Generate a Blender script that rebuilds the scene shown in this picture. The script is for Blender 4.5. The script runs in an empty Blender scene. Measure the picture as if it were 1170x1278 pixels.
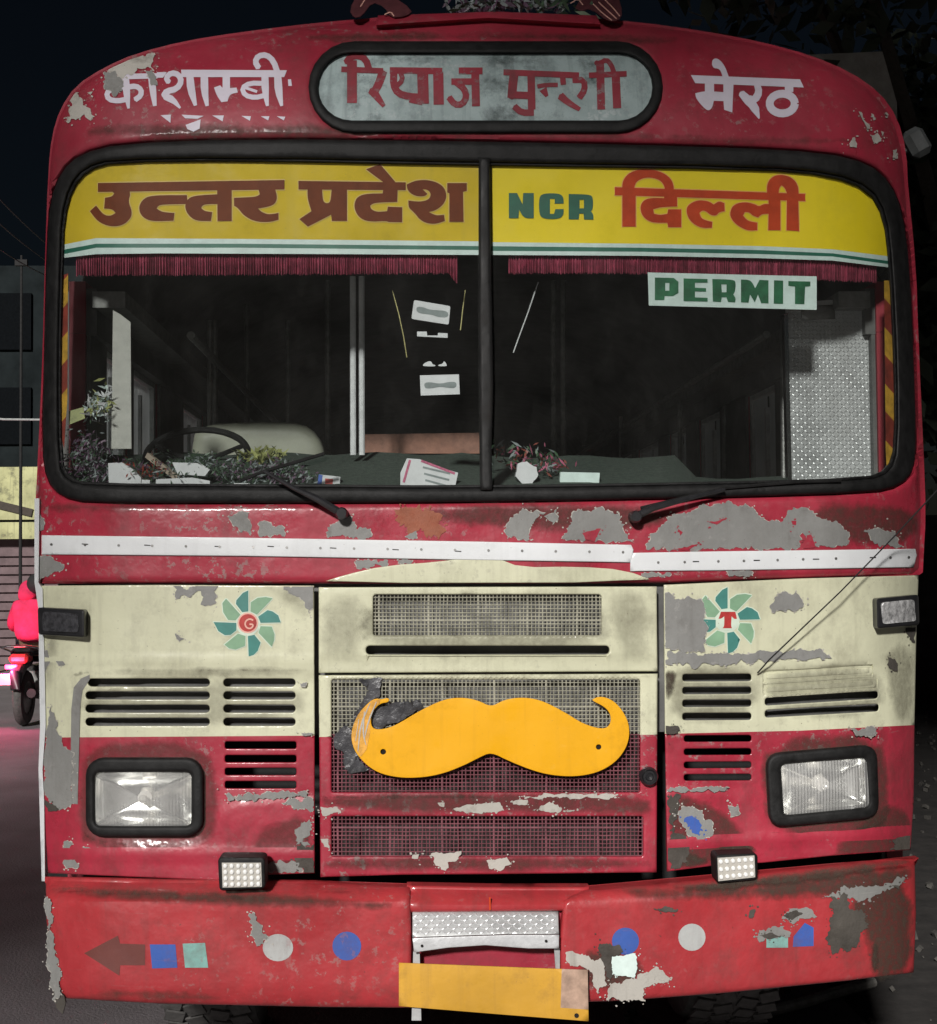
import bpy, math, random
import numpy as np
from mathutils import Vector, Matrix
from mathutils.geometry import delaunay_2d_cdt
random.seed(7); RNG = np.random.default_rng(7)
scene = bpy.context.scene
COL = scene.collection
# ------------------------------------------------------------------ camera
FPX = 1664.0
CAM = np.array([-0.19, -3.8, 1.75])
YAW, PITCH, ROLL = math.atan(70/1664), math.atan(61/1664), math.radians(0.5)
fw = Vector((math.sin(YAW)*math.cos(PITCH), math.cos(YAW)*math.cos(PITCH), math.sin(PITCH)))
rt0 = fw.cross(Vector((0, 0, 1))).normalized(); up0 = rt0.cross(fw).normalized()
rt = rt0*math.cos(ROLL) - up0*math.sin(ROLL); up = rt.cross(fw).normalized()
cd = bpy.data.cameras.new('camera'); cam = bpy.data.objects.new('camera', cd); COL.objects.link(cam)
cam.matrix_world = Matrix(((rt.x, up.x, -fw.x, CAM[0]), (rt.y, up.y, -fw.y, CAM[1]), (rt.z, up.z, -fw.z, CAM[2]), (0, 0, 0, 1)))
cd.sensor_fit = 'HORIZONTAL'; cd.sensor_width = 36; cd.lens = 36*FPX/1170; cd.clip_end = 2000; cd.clip_start = 0.05
scene.camera = cam
# ------------------------------------------------------------------ sky, sun, exposure
SUN_EL, SUN_AZ = math.radians(26), math.radians(16)      # azimuth: degrees to the left of straight ahead of the bus
world = bpy.data.worlds.new('World'); scene.world = world; world.use_nodes = True
wn = world.node_tree; bg = wn.nodes['Background']
sky = wn.nodes.new('ShaderNodeTexSky'); sky.sky_type = 'NISHITA'; sky.sun_disc = False
sky.sun_elevation = SUN_EL; sky.sun_rotation = math.radians(180) + SUN_AZ
wn.links.new(sky.outputs[0], bg.inputs[0]); bg.inputs[1].default_value = 0.0012
sd = bpy.data.lights.new('sun', 'SUN'); sun = bpy.data.objects.new('sun', sd); COL.objects.link(sun)
sd.energy = 4.6; sd.angle = math.radians(5); sd.color = (1.0, 0.965, 0.93)
sdir = Vector((math.sin(SUN_AZ)*math.cos(SUN_EL), math.cos(SUN_AZ)*math.cos(SUN_EL), -math.sin(SUN_EL)))
sun.rotation_euler = sdir.to_track_quat('-Z', 'Y').to_euler(); sun.location = (-6, -15, 9)
scene.view_settings.view_transform = 'Standard'; scene.view_settings.look = 'None'
scene.view_settings.gamma = 1; scene.view_settings.exposure = 0; scene.view_settings.use_curve_mapping = False
# ------------------------------------------------------------------ pixel of the photograph -> ray -> surface
RT, UP, FW = np.array(rt), np.array(up), np.array(fw)
def ray(px, py):
    px = np.asarray(px, float); py = np.asarray(py, float)
    return FW + RT*((px-585)/FPX)[..., None] - UP*((py-639)/FPX)[..., None]
def F(x, z):
    """depth (y) of the front skin of the bus at x, z"""
    ax = np.abs(x); t = np.clip(ax-0.98, 0, .5)/0.35
    y = 0.045*(x/1.2)**2 + 0.16*t**2.2
    y = y + 0.01*np.clip((z-1.95)/0.9, 0, 1.6)
    y = y + 0.17*(np.clip(z-2.92, 0, .8)/0.42)**2
    y = y + 0.0022*np.sin(x*7.3+z*3.1)*np.sin(z*6.1-x*2.3) + 0.0012*np.sin(x*19+z*11)*np.sin(z*23-x*5)
    return y
def P(px, py, off=0.0):
    d = ray(px, py); t = (0.0-CAM[1])/d[..., 1]
    for _ in range(45):
        x = CAM[0]+d[..., 0]*t; z = CAM[2]+d[..., 2]*t
        t = 0.35*t + 0.65*(F(x, z)-off-CAM[1])/d[..., 1]
    return CAM + d*t[..., None]
def PY(px, py, y):
    d = ray(px, py); t = (y-CAM[1])/d[..., 1]; return CAM + d*t[..., None]
def PX(px, x):           # py is free: returns depth y where column px meets the plane X=x (at horizon height)
    d = ray(px, 700.0); t = (x-CAM[0])/d[..., 0]; return float(CAM[1]+d[..., 1]*t)
def PZ(px, py, z=0.0):
    d = ray(px, py); t = (z-CAM[2])/d[..., 2]; return CAM + d*t[..., None]
def atY(y): return lambda px, py, off=0.0: PY(px, py, y-off if np.isscalar(off) else y-off)
def mapY(y):
    def f(px, py, off=0.0):
        d = ray(px, py); t = (y-off-CAM[1])/d[..., 1]; return CAM + d*np.asarray(t)[..., None]
    return f
# ------------------------------------------------------------------ objects
def tag(o, label, cat, group=None, kind=None):
    if label: o['label'] = label
    if cat: o['category'] = cat
    if group: o['group'] = group
    if kind: o['kind'] = kind
    return o
def empty(name, loc=(0, 0, 0), rz=0):
    o = bpy.data.objects.new(name, None); COL.objects.link(o); o.location = loc; o.rotation_euler = (0, 0, rz); o.empty_display_size = .2
    return o
def mk(name, V, Fc, mats, parent=None, idx=None, smooth=False, angle=35, kind=None, label=None):
    me = bpy.data.meshes.new(name); me.from_pydata([tuple(map(float, v)) for v in V], [], [tuple(map(int, f)) for f in Fc])
    if not isinstance(mats, (list, tuple)): mats = [mats]
    for m in mats: me.materials.append(m)
    if idx is not None: me.polygons.foreach_set('material_index', np.asarray(idx, dtype=np.int32))
    if smooth:
        me.polygons.foreach_set('use_smooth', np.ones(len(me.polygons), dtype=bool)); me.set_sharp_from_angle(angle=math.radians(angle))
    me.update()
    o = bpy.data.objects.new(name, me); COL.objects.link(o)
    if parent is not None: o.parent = parent
    if kind: o['kind'] = kind
    if label: o['label'] = label
    return o
class MB:
    def __init__(s): s.v = []; s.f = []; s.m = []
    def add(s, V, Fc, m=0):
        n = len(s.v); s.v += [tuple(map(float, v)) for v in V]; s.f += [tuple(int(i)+n for i in f) for f in Fc]; s.m += [m]*len(Fc); return s
    def box(s, c, size, R=None, m=0, ch=0.0):
        hx, hy, hz = [a/2 for a in size]
        if ch > 0:
            V = []; 
            for sz in (-1, 1):
                for (i, (ax, ay)) in enumerate(((-1, -1), (1, -1), (1, 1), (-1, 1))):
                    V += [(ax*(hx-ch), ay*(hy-ch), sz*hz)]
            for sz in (-1, 1):
                for (ax, ay) in ((-1, -1), (1, -1), (1, 1), (-1, 1)):
                    V += [(ax*(hx-ch), ay*hy, sz*(hz-ch)), (ax*hx, ay*(hy-ch), sz*(hz-ch))]
            import itertools
            # convex hull of the chamfered box
            import bmesh
            bm = bmesh.new(); [bm.verts.new(v) for v in V]; bmesh.ops.convex_hull(bm, input=bm.verts); bm.verts.ensure_lookup_table()
            V2 = [v.co.copy() for v in bm.verts]; ix = {v: i for i, v in enumerate(bm.verts)}; Fc = [[ix[v] for v in f.verts] for f in bm.faces]; bm.free()
            V = V2
        else:
            V = [(x, y, z) for z in (-hz, hz) for y in (-hy, hy) for x in (-hx, hx)]
            Fc = [(0, 2, 3, 1), (4, 5, 7, 6), (0, 1, 5, 4), (2, 6, 7, 3), (0, 4, 6, 2), (1, 3, 7, 5)]
        V = [Vector(v) for v in V]
        if R is not None: V = [R @ v for v in V]
        c = Vector(c); return s.add([v+c for v in V], Fc, m)
    def tube(s, pts, r, n=8, m=0, cap=True, closed=False):
        pts = [Vector(tuple(map(float, p))) for p in pts]; N = len(pts); rr = r if hasattr(r, '__len__') else [r]*N; rings = []
        for i, p in enumerate(pts):
            a = pts[i-1] if (i > 0 or closed) else p; b = pts[(i+1) % N] if (i < N-1 or closed) else p
            t = (b-a).normalized(); u = t.cross(Vector((0.13, 0.27, 1)));
            if u.length < .2: u = t.cross(Vector((1, 0.1, 0)))
            u.normalize(); w = t.cross(u)
            rings.append([p+(u*math.cos(2*math.pi*k/n)+w*math.sin(2*math.pi*k/n))*rr[i] for k in range(n)])
        V = [v for r_ in rings for v in r_]; Fc = []
        for i in range(N-1 if not closed else N):
            j = (i+1) % N
            for k in range(n): Fc.append((i*n+k, i*n+(k+1) % n, j*n+(k+1) % n, j*n+k))
        if cap and not closed: Fc += [tuple(range(n-1, -1, -1)), tuple((N-1)*n+k for k in range(n))]
        return s.add(V, Fc, m)
    def lathe(s, prof, c, axis='Y', n=24, m=0, sx=1, sz=1):
        V = []; Fc = []
        for (r, h) in prof:
            for k in range(n):
                a = 2*math.pi*k/n; x, z = r*math.cos(a)*sx, r*math.sin(a)*sz
                V.append({'Y': (x, h, z), 'X': (h, x, z), 'Z': (x, z, h)}[axis])
        for i in range(len(prof)-1):
            for k in range(n): Fc.append((i*n+k, i*n+(k+1) % n, (i+1)*n+(k+1) % n, (i+1)*n+k))
        return s.add([(v[0]+c[0], v[1]+c[1], v[2]+c[2]) for v in V], Fc, m)
    def sphere(s, c, r, n=12, m=0, sc=(1, 1, 1)):
        prof = [(max(1e-4, math.sin(math.pi*i/(n//2)))*r, -math.cos(math.pi*i/(n//2))*r) for i in range(n//2+1)]
        k0 = len(s.v); s.lathe(prof, (0, 0, 0), 'Z', n, m)
        s.v[k0:] = [(v[0]*sc[0]+c[0], v[1]*sc[1]+c[1], v[2]*sc[2]+c[2]) for v in s.v[k0:]]; return s
    def build(s, name, mats, parent=None, smooth=False, angle=35, kind=None, label=None):
        return mk(name, s.v, s.f, mats, parent, s.m, smooth, angle, kind, label)
# 2D helpers ---------------------------------------------------------
def inside(poly, pts):
    x, y = pts[:, 0], pts[:, 1]; r = np.zeros(len(pts), bool); p = np.asarray(poly, float); q = np.roll(p, -1, 0)
    for (x0, y0), (x1, y1) in zip(p, q):
        if y0 == y1: continue
        c = ((y0 > y) != (y1 > y)) & (x < (x1-x0)*(y-y0)/(y1-y0)+x0); r ^= c
    return r
def segdist(pts, A, B):
    out = np.full(len(pts), 1e9)
    for a, b in zip(A, B):
        ab = b-a; L = ab @ ab
        t = np.clip(((pts-a) @ ab)/max(L, 1e-9), 0, 1); d = pts-(a+t[:, None]*ab)
        out = np.minimum(out, d[:, 0]**2+d[:, 1]**2)
    return np.sqrt(out)
def resample(poly, step, closed=True):
    p = np.asarray(poly, float); out = []; n = len(p)
    for i in range(n if closed else n-1):
        a, b = p[i], p[(i+1) % n]; k = max(1, int(math.ceil(np.linalg.norm(b-a)/step)))
        out += [a+(b-a)*j/k for j in range(k)]
    if not closed: out.append(p[-1])
    return np.array(out)
def smoothpoly(poly, it=2, closed=True):
    p = np.asarray(poly, float)
    for _ in range(it):
        q = np.roll(p, -1, 0) if closed else p[1:]; a = p if closed else p[:-1]
        n = np.empty((2*len(a), 2)); n[0::2] = .75*a+.25*q; n[1::2] = .25*a+.75*q
        p = n if closed else np.vstack([p[:1], n, p[-1:]])
    return p
def ragged(poly, amp=1.2, step=3.0, seed=0):
    rg = np.random.default_rng(seed); p = resample(poly, step); n = len(p)
    t = np.roll(p, -1, 0)-np.roll(p, 1, 0); t /= np.linalg.norm(t, axis=1)[:, None]+1e-9; nn = np.stack([-t[:, 1], t[:, 0]], 1)
    size = math.sqrt(max(1, abs(np.sum(p[:, 0]*np.roll(p[:, 1], -1)-p[:, 1]*np.roll(p[:, 0], -1))/2)))
    amp = min(amp, size*.075); d = rg.normal(size=n)*.45
    for w, a_ in ((3, 1.0), (7, 1.8)):
        k = rg.normal(size=n); k = np.convolve(np.concatenate([k[-w:], k, k[:w]]), np.hanning(w+2), 'same')[w:-w]/math.sqrt(w)*1.3; d += k*a_*.6
    return p+nn*(d*amp)[:, None]
def rrect(x0, y0, x1, y1, r, n=5):
    out = []
    for cx, cy, a0 in ((x1-r, y0+r, -90), (x1-r, y1-r, 0), (x0+r, y1-r, 90), (x0+r, y0+r, 180)):
        for k in range(n+1):
            a = math.radians(a0+90*k/n); out.append((cx+r*math.cos(a), cy+r*math.sin(a)))
    return out
def rquad(c, r, n=5):     # rounded general quad, corners in order
    c = [np.array(p, float) for p in c]; out = []
    for i in range(len(c)):
        a, b, d = c[i-1], c[i], c[(i+1) % len(c)]
        p0 = b+(a-b)/np.linalg.norm(a-b)*r; p1 = b+(d-b)/np.linalg.norm(d-b)*r
        for k in range(n+1):
            t = k/n; out.append((1-t)**2*p0+2*t*(1-t)*b+t*t*p1)
    return out
def soft(poly, lim=62, it=2):
    p = [np.array(a, float) for a in poly]
    for _ in range(it):
        q = []; n = len(p)
        for i in range(n):
            a, b, c = p[i-1], p[i], p[(i+1) % n]; u, v = b-a, c-b; lu, lv = np.linalg.norm(u), np.linalg.norm(v)
            if lu < 1e-6 or lv < 1e-6: continue
            ang = math.degrees(math.acos(max(-1, min(1, float(u@v)/lu/lv))))
            if 4 < ang < lim: q += [b-u*.25, b+v*.25]
            else: q.append(b)
        p = q
    return p
def circ(cx, cy, r, n=20, ry=None):
    return [(cx+r*math.cos(2*math.pi*k/n), cy+(ry or r)*math.sin(2*math.pi*k/n)) for k in range(n)]
def stroke(pts, w, sm=1):
    """polygon of a brush stroke; w one width or (start, end)"""
    p = np.asarray(pts, float)
    if sm and len(p) > 2: p = smoothpoly(p, sm, False)
    n = len(p); L = np.zeros(n); L[1:] = np.cumsum(np.linalg.norm(np.diff(p, axis=0), axis=1)); t = L/L[-1]
    ww = np.full(n, w) if np.isscalar(w) else np.interp(t, np.linspace(0, 1, len(w)), w)
    d = np.gradient(p, axis=0); d /= np.linalg.norm(d, axis=1)[:, None]+1e-9; nn = np.stack([-d[:, 1], d[:, 0]], 1)
    out = []                                   # one convex quad per piece: robust for tight curls
    for i in range(n-1):
        out.append([p[i]+nn[i]*ww[i]/2, p[i+1]+nn[i+1]*ww[i+1]/2, p[i+1]-nn[i+1]*ww[i+1]/2, p[i]-nn[i]*ww[i]/2])
    for i in range(1, n-1): out.append(circ(p[i][0], p[i][1], ww[i]/2*.985, 8))
    return out
def zt(polys, ox, oy, s): return [[(ox+x/s, oy+y/s) for x, y in (soft(pl) if len(pl) > 8 else pl)] for pl in polys]
PXM = 438.0
def sheet(name, outers, mats, holes=(), off=0.0, th=0.008, grid=9, rnd=0.0, regions=(), mapf=P, parent=None, relief=None, kind=None, label=None, back=True, smooth=True, extra=None, clip=None):
    """panel cut from polygons (photo pixels) laid on the bus skin, with openings, thickness and rounded rims"""
    if np.ndim(outers[0][0]) == 0: outers = [outers]
    outs = [resample(o, grid) for o in outers]; hs = [resample(h, grid) for h in holes]; rs = [resample(r[0], grid) for r in regions]+([resample(clip, 9)] if clip is not None else [])
    V = []; E = []
    for pl in outs+hs+rs:
        n0 = len(V); n = len(pl); V += list(pl); E += [(n0+i, n0+(i+1) % n) for i in range(n)]
    allp = np.vstack(outs); lo, hi = allp.min(0), allp.max(0)
    bpts = np.vstack(outs+hs+rs); A = np.vstack(outs+hs); B = np.vstack([np.roll(q, -1, 0) for q in outs+hs])
    def keep(pts):
        k = np.zeros(len(pts), bool)
        for o in outs: k |= inside(o, pts)
        for h in hs: k &= ~inside(h, pts)
        if clip is not None: k &= inside(clip, pts)
        return k
    add = []
    if min(hi-lo) > grid*1.2 and grid < 60:
        gx, gy = np.meshgrid(np.arange(lo[0]+grid/2, hi[0], grid), np.arange(lo[1]+grid/2, hi[1], grid)); g = np.stack([gx.ravel(), gy.ravel()], 1)
        g = g[keep(g)]
        if len(g):
            dd = segdist(g, np.vstack([A]+[r for r in rs]), np.vstack([B]+[np.roll(r, -1, 0) for r in rs])); add.append(g[dd > max(.45*grid, rnd*PXM*1.1)])
    if rnd > 0:
        for q in outs+hs:
            t = np.roll(q, -1, 0)-np.roll(q, 1, 0); t /= np.linalg.norm(t, axis=1)[:, None]+1e-9; nn = np.stack([-t[:, 1], t[:, 0]], 1)
            for f_ in (.12, .35, .68, 1.0):
                for sg in (1, -1):
                    c = q+nn*sg*rnd*PXM*f_; c = c[keep(c)]
                    if len(c):
                        dd = segdist(c, A, B); c = c[dd > rnd*PXM*f_*.93]
                        if len(c): add.append(c)
    if extra is not None: e = np.asarray(extra, float); add.append(e[keep(e)])
    if add: V = V+list(np.vstack(add))
    r = delaunay_2d_cdt([Vector((float(a), float(b))) for a, b in V], E, [], 0, 1e-5, False)
    v2 = np.array([(v.x, v.y) for v in r[0]]); tr = np.array([f for f in r[2] if len(f) == 3])
    c = v2[tr].mean(1); k = keep(c); tr = tr[k]; c = c[k]
    ar = (v2[tr[:, 1]]-v2[tr[:, 0]]); br = (v2[tr[:, 2]]-v2[tr[:, 0]]); cr = ar[:, 0]*br[:, 1]-ar[:, 1]*br[:, 0]
    tr[cr > 0] = tr[cr > 0][:, ::-1]; ok = np.abs(cr) > 1e-6; tr = tr[ok]; c = c[ok]
    used, inv = np.unique(tr, return_inverse=True); tr = inv.reshape(tr.shape); v2 = v2[used]
    mi = np.zeros(len(tr), int)
    for rg, m in regions: mi[inside(rg, c)] = m
    offs = np.full(len(v2), float(off))
    if rnd > 0:
        d = np.minimum(segdist(v2, A, B)/PXM, rnd); offs += -rnd+np.sqrt(np.maximum(0, rnd**2-(rnd-d)**2))
    if relief is not None: offs += relief(v2[:, 0], v2[:, 1])
    F3 = mapf(v2[:, 0], v2[:, 1], offs)
    Vt = F3; Fc = [tuple(t) for t in tr]
    idx = list(mi)
    if th > 0:
        n = len(F3); Bk = F3.copy(); Bk[:, 1] = mapf(v2[:, 0], v2[:, 1], np.full(len(v2), float(off)))[:, 1]+th; Vt = np.vstack([F3, Bk])
        cnt = {}
        for ti, t in enumerate(tr):
            for a, b in ((t[0], t[1]), (t[1], t[2]), (t[2], t[0])):
                if (b, a) in cnt: cnt.pop((b, a))
                else: cnt[(a, b)] = ti
        for (a, b), ti in cnt.items(): Fc.append((b, a, a+n, b+n)); idx.append(mi[ti])
        if back:
            Fc += [(t[2]+n, t[1]+n, t[0]+n) for t in tr]; idx += list(mi)
    return mk(name, Vt, Fc, mats, parent, idx, smooth, 38, kind, label)
# ------------------------------------------------------------------ materials
def nt(name):
    m = bpy.data.materials.new(name); m.use_nodes = True; return m, m.node_tree, m.node_tree.nodes['Principled BSDF']
def noise(t, sc, det=4, rough=.55, vec=None, dim=None):
    n = t.nodes.new('ShaderNodeTexNoise'); n.inputs['Scale'].default_value = sc; n.inputs['Detail'].default_value = det; n.inputs['Roughness'].default_value = rough
    if vec is not None: t.links.new(vec, n.inputs['Vector'])
    return n.outputs['Fac']
def ramp(t, f, p0, c0, p1, c1):
    r = t.nodes.new('ShaderNodeValToRGB'); e = r.color_ramp.elements; e[0].position = p0; e[1].position = p1
    g = lambda c: (c, c, c, 1) if np.isscalar(c) else (*c, 1)
    e[0].color = g(c0); e[1].color = g(c1); t.links.new(f, r.inputs[0]); return r.outputs[0]
def mix(t, f, a, b, mode='MIX'):
    n = t.nodes.new('ShaderNodeMix'); n.data_type = 'RGBA'; n.blend_type = mode
    for s, v in ((n.inputs[0], f), (n.inputs[6], a), (n.inputs[7], b)):
        if hasattr(v, 'is_output'): t.links.new(v, s)
        elif np.isscalar(v): s.default_value = v if s is n.inputs[0] else (v, v, v, 1)
        else: s.default_value = (*v, 1)
    return n.outputs[2]
def bump(t, h, strength, dist, bs, prev=None):
    b = t.nodes.new('ShaderNodeBump'); b.inputs['Strength'].default_value = strength; b.inputs['Distance'].default_value = dist
    t.links.new(h, b.inputs['Height'])
    if prev is not None: t.links.new(prev, b.inputs['Normal'])
    t.links.new(b.outputs[0], bs.inputs['Normal']); return b.outputs[0]
def coord(t, scale=None):
    tc = t.nodes.new('ShaderNodeTexCoord')
    if scale is None: return tc.outputs['Object']
    mp = t.nodes.new('ShaderNodeMapping'); mp.inputs['Scale'].default_value = scale; t.links.new(tc.outputs['Object'], mp.inputs[0]); return mp.outputs[0]
def paint(name, col, rough=.4, dirt=.35, fade=.18, chip=.0, chipcol=(.30, .30, .28), coat=.15, dents=.35, metallic=0, bumpy=.12, dirtcol=(.045, .035, .028), scale=1.0, speck=.5, spec=.4, wear=0.0, flake=(.27, .26, .24)):
    m, t, bs = nt(name); c = coord(t)
    n1 = noise(t, 2.6*scale, 6, .62, c); n2 = noise(t, 23*scale, 6, .7, c)
    a = mix(t, ramp(t, n1, .3, 0, .7, 1), tuple(x*(1-fade) for x in col), tuple(min(1, x*(1+fade)+fade*.012) for x in col))
    a = mix(t, ramp(t, n2, .35, 0, .75, fade), a, tuple(min(1, x*1.12+.025) for x in col))
    st = noise(t, 1.0, 5, .6, coord(t, (34, 3, 1.6)))        # running dirt
    a = mix(t, ramp(t, st, .54, 0, .84, dirt*.7), a, dirtcol)
    gr = noise(t, 5.5*scale, 9, .72, c); a = mix(t, ramp(t, gr, .54, 0, .80, dirt*1.5), a, dirtcol)
    if speck: a = mix(t, ramp(t, noise(t, 110, 3, .6, c), .70, 0, .76, speck), a, dirtcol)
    if chip > 0:
        ck = ramp(t, noise(t, 9, 11, .68, c), .735-chip*.1, 0, .745-chip*.1, 1); a = mix(t, ck, a, chipcol)
    if wear > 0:   # fine flaking where a broad mask allows it, long scuffs, soot blotches
        mk_ = ramp(t, noise(t, 2.1, 5, .6, c), .47, 0, .60, 1)
        fl = ramp(t, noise(t, 38, 9, .72, c), .60-wear*.05, 0, .625-wear*.05, 1); ml = t.nodes.new('ShaderNodeMath'); ml.operation = 'MULTIPLY'; t.links.new(mk_, ml.inputs[0]); t.links.new(fl, ml.inputs[1])
        m2 = t.nodes.new('ShaderNodeMath'); m2.operation = 'MULTIPLY'; t.links.new(ml.outputs[0], m2.inputs[0]); m2.inputs[1].default_value = min(1, wear*.8); a = mix(t, m2.outputs[0], a, flake)
        sc_ = ramp(t, noise(t, 1.0, 8, .7, coord(t, (5, 5, 75))), .64, 0, .72, .45*wear); a = mix(t, sc_, a, flake)
        sb = ramp(t, noise(t, 3.3, 10, .75, coord(t, (1.6, 1, 1))), .50, 0, .72, .75*wear); a = mix(t, sb, a, dirtcol)
    t.links.new(a, bs.inputs['Base Color'])
    t.links.new(ramp(t, gr, .30, max(.05, rough-.16), .68, min(1, rough+.30)), bs.inputs['Roughness'])
    bs.inputs['Coat Weight'].default_value = coat; bs.inputs['Coat Roughness'].default_value = .12; bs.inputs['Metallic'].default_value = metallic
    b = bump(t, noise(t, 7, 4, .5, c), dents, .012, bs); bump(t, noise(t, 160, 3, .6, c), bumpy, .0015, bs, b)
    if coat: t.links.new(b, bs.inputs['Coat Normal'])
    bs.inputs['Specular IOR Level'].default_value = spec
    return m
def plain(name, col, rough=.6, metallic=0, var=.25, bmp=.2, sc=30, spec=.5, **k):
    m, t, bs = nt(name); c = coord(t); n = noise(t, sc, 5, .65, c)
    t.links.new(mix(t, ramp(t, n, .3, 0, .72, 1), tuple(x*(1-var) for x in col), tuple(min(1, x*(1+var)) for x in col)), bs.inputs['Base Color'])
    bs.inputs['Roughness'].default_value = rough; bs.inputs['Metallic'].default_value = metallic; bs.inputs['Specular IOR Level'].default_value = spec
    if bmp: bump(t, noise(t, sc*3, 4, .6, c), bmp, .003, bs)
    return m
def emit(name, col, s):
    m, t, bs = nt(name); bs.inputs['Base Color'].default_value = (*col, 1); bs.inputs['Emission Color'].default_value = (*col, 1); bs.inputs['Emission Strength'].default_value = s; return m
def glassy(name, tint=(1, 1, 1), rough=.02, dust=.04, streak=1.1, film_col=(.5, .5, .47)):
    """thin pane: transparent with a Fresnel reflection and a pale film: windscreen dust, painted sheen on the lamp lens"""
    m = bpy.data.materials.new(name); m.use_nodes = True; t = m.node_tree; t.nodes.clear(); out = t.nodes.new('ShaderNodeOutputMaterial')
    tr = t.nodes.new('ShaderNodeBsdfTransparent'); tr.inputs[0].default_value = (*tint, 1)
    gl = t.nodes.new('ShaderNodeBsdfGlossy'); gl.inputs['Roughness'].default_value = rough
    fr = t.nodes.new('ShaderNodeFresnel'); geo = t.nodes.new('ShaderNodeNewGeometry'); mr = t.nodes.new('ShaderNodeMapRange')
    mr.inputs['To Min'].default_value = 1.45; mr.inputs['To Max'].default_value = 1/1.45; t.links.new(geo.outputs['Backfacing'], mr.inputs['Value']); t.links.new(mr.outputs[0], fr.inputs[0])   # same reflectance from both sides
    mx = t.nodes.new('ShaderNodeMixShader'); t.links.new(fr.outputs[0], mx.inputs[0]); t.links.new(tr.outputs[0], mx.inputs[1]); t.links.new(gl.outputs[0], mx.inputs[2])
    df = t.nodes.new('ShaderNodeBsdfDiffuse'); df.inputs[0].default_value = (*film_col, 1)
    m2 = t.nodes.new('ShaderNodeMixShader'); c = coord(t)
    f = ramp(t, noise(t, 2.3, 8, .7, c), .3, dust*.3, .8, dust*2.0); sk = ramp(t, noise(t, 1.0, 9, .75, coord(t, (11, 6, 4))), .5, 0, .85, dust*streak); ad = t.nodes.new('ShaderNodeMath'); t.links.new(f, ad.inputs[0]); t.links.new(sk, ad.inputs[1]); t.links.new(ad.outputs[0], m2.inputs[0]); t.links.new(mx.outputs[0], m2.inputs[1]); t.links.new(df.outputs[0], m2.inputs[2])
    t.links.new(m2.outputs[0], out.inputs[0]); return m
M = {}
RED = (.35, .022, .044); CREAM = (.60, .60, .43)
M['red'] = paint('red_enamel', RED, .33, .26, .20, .12, (.30, .29, .28), .35, .8, speck=.6, wear=.75, spec=.5)
M['red_shaded'] = paint('red_enamel_shaded', (.30, .022, .042), .42, .30, .16, .05, (.34, .31, .27), .15, .5, speck=.7, wear=.55)  # same red darkened, shade on the upper shell put into the colour
M['red_bumper'] = paint('bumper_enamel', (.36, .026, .032), .42, .42, .25, .10, (.30, .28, .25), .25, .9, speck=.7, wear=.45)
M['cream'] = paint('cream_enamel', CREAM, .36, .36, .10, .06, (.10, .09, .08), .4, .5, dirtcol=(.12, .10, .065), speck=.9, wear=.45, flake=(.30, .29, .22))
M['white_trim'] = paint('white_trim', (.70, .72, .73), .40, .20, .08, 0, coat=.2, dents=.25, dirtcol=(.2, .19, .17), speck=.5)
M['letter_white'] = paint('letter_white', (.62, .58, .66), .5, .12, .10, 0, coat=.1, dents=.2, speck=.2, dirtcol=(.3, .2, .22))
M['bare'] = paint('bare_filler', (.215, .215, .205), .55, .6, .22, 0, coat=0, dents=.4, bumpy=.5, dirtcol=(.09, .08, .07), speck=.8, wear=.5, flake=(.36, .35, .33), spec=.5)
M['bare_light'] = paint('primer_white', (.42, .40, .36), .6, .8, .25, 0, coat=0, dents=.3, bumpy=.5, dirtcol=(.12, .11, .09), speck=.8)
M['bare_dark'] = paint('rusty_metal', (.055, .048, .04), .7, .5, .45, 0, coat=0, dents=.8, bumpy=.9, dirtcol=(.03, .025, .02), scale=3)
M['rust'] = paint('rust_stain', (.27, .085, .045), .6, .4, .4, 0, coat=0, dents=.5, bumpy=.5, dirtcol=(.25, .03, .03), scale=3)
M['rubber'] = plain('black_rubber', (.011, .011, .011), .62, var=.6, bmp=.4, sc=25, spec=.28)
M['post'] = paint('black_post_paint', (.010, .010, .010), .5, .3, .3, .5, (.36, .36, .32), 0, .5, spec=.3)
M['glass'] = glassy('windscreen_glass', (.93, .96, .95), .03, .017)
M['yellow_dusty'] = paint('dusty_yellow_film', (.62, .44, .012), .6, .28, .15, 0, coat=0, dents=.1, speck=.7, dirtcol=(.25, .22, .08))
M['yellow'] = paint('yellow_film', (.84, .64, .006), .5, .16, .09, 0, coat=0, dents=.1, speck=.5, dirtcol=(.4, .33, .05))
M['film_white'] = plain('white_film', (.60, .72, .68), .5, var=.1, bmp=.05)
M['film_green'] = plain('green_film', (.015, .13, .085), .5, var=.15, bmp=.05)
M['brown_letter'] = plain('brown_letter', (.16, .034, .007), .6, var=.15, bmp=.05, spec=.2)
M['tan_edge'] = plain('tan_letter_edge', (.62, .42, .10), .55, var=.1, bmp=.05)
M['green_letter'] = plain('green_letter', (.010, .105, .062), .5, var=.25, bmp=.05, sc=12)
M['orange_letter'] = plain('orange_letter', (.52, .055, .012), .6, var=.2, bmp=.05, sc=14, spec=.2)
M['pink_edge'] = plain('peach_letter_edge', (.80, .40, .10), .5, var=.1, bmp=.05)
M['permit_green'] = plain('permit_green', (.015, .12, .05), .5, var=.5, bmp=.05, sc=20)
M['maroon_letter'] = paint('maroon_letter', (.26, .03, .045), .55, .5, .3, .5, (.20, .23, .23), coat=0, dents=.2, speck=.6, wear=1.0, flake=(.20, .23, .23), dirtcol=(.08, .05, .05))
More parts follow.
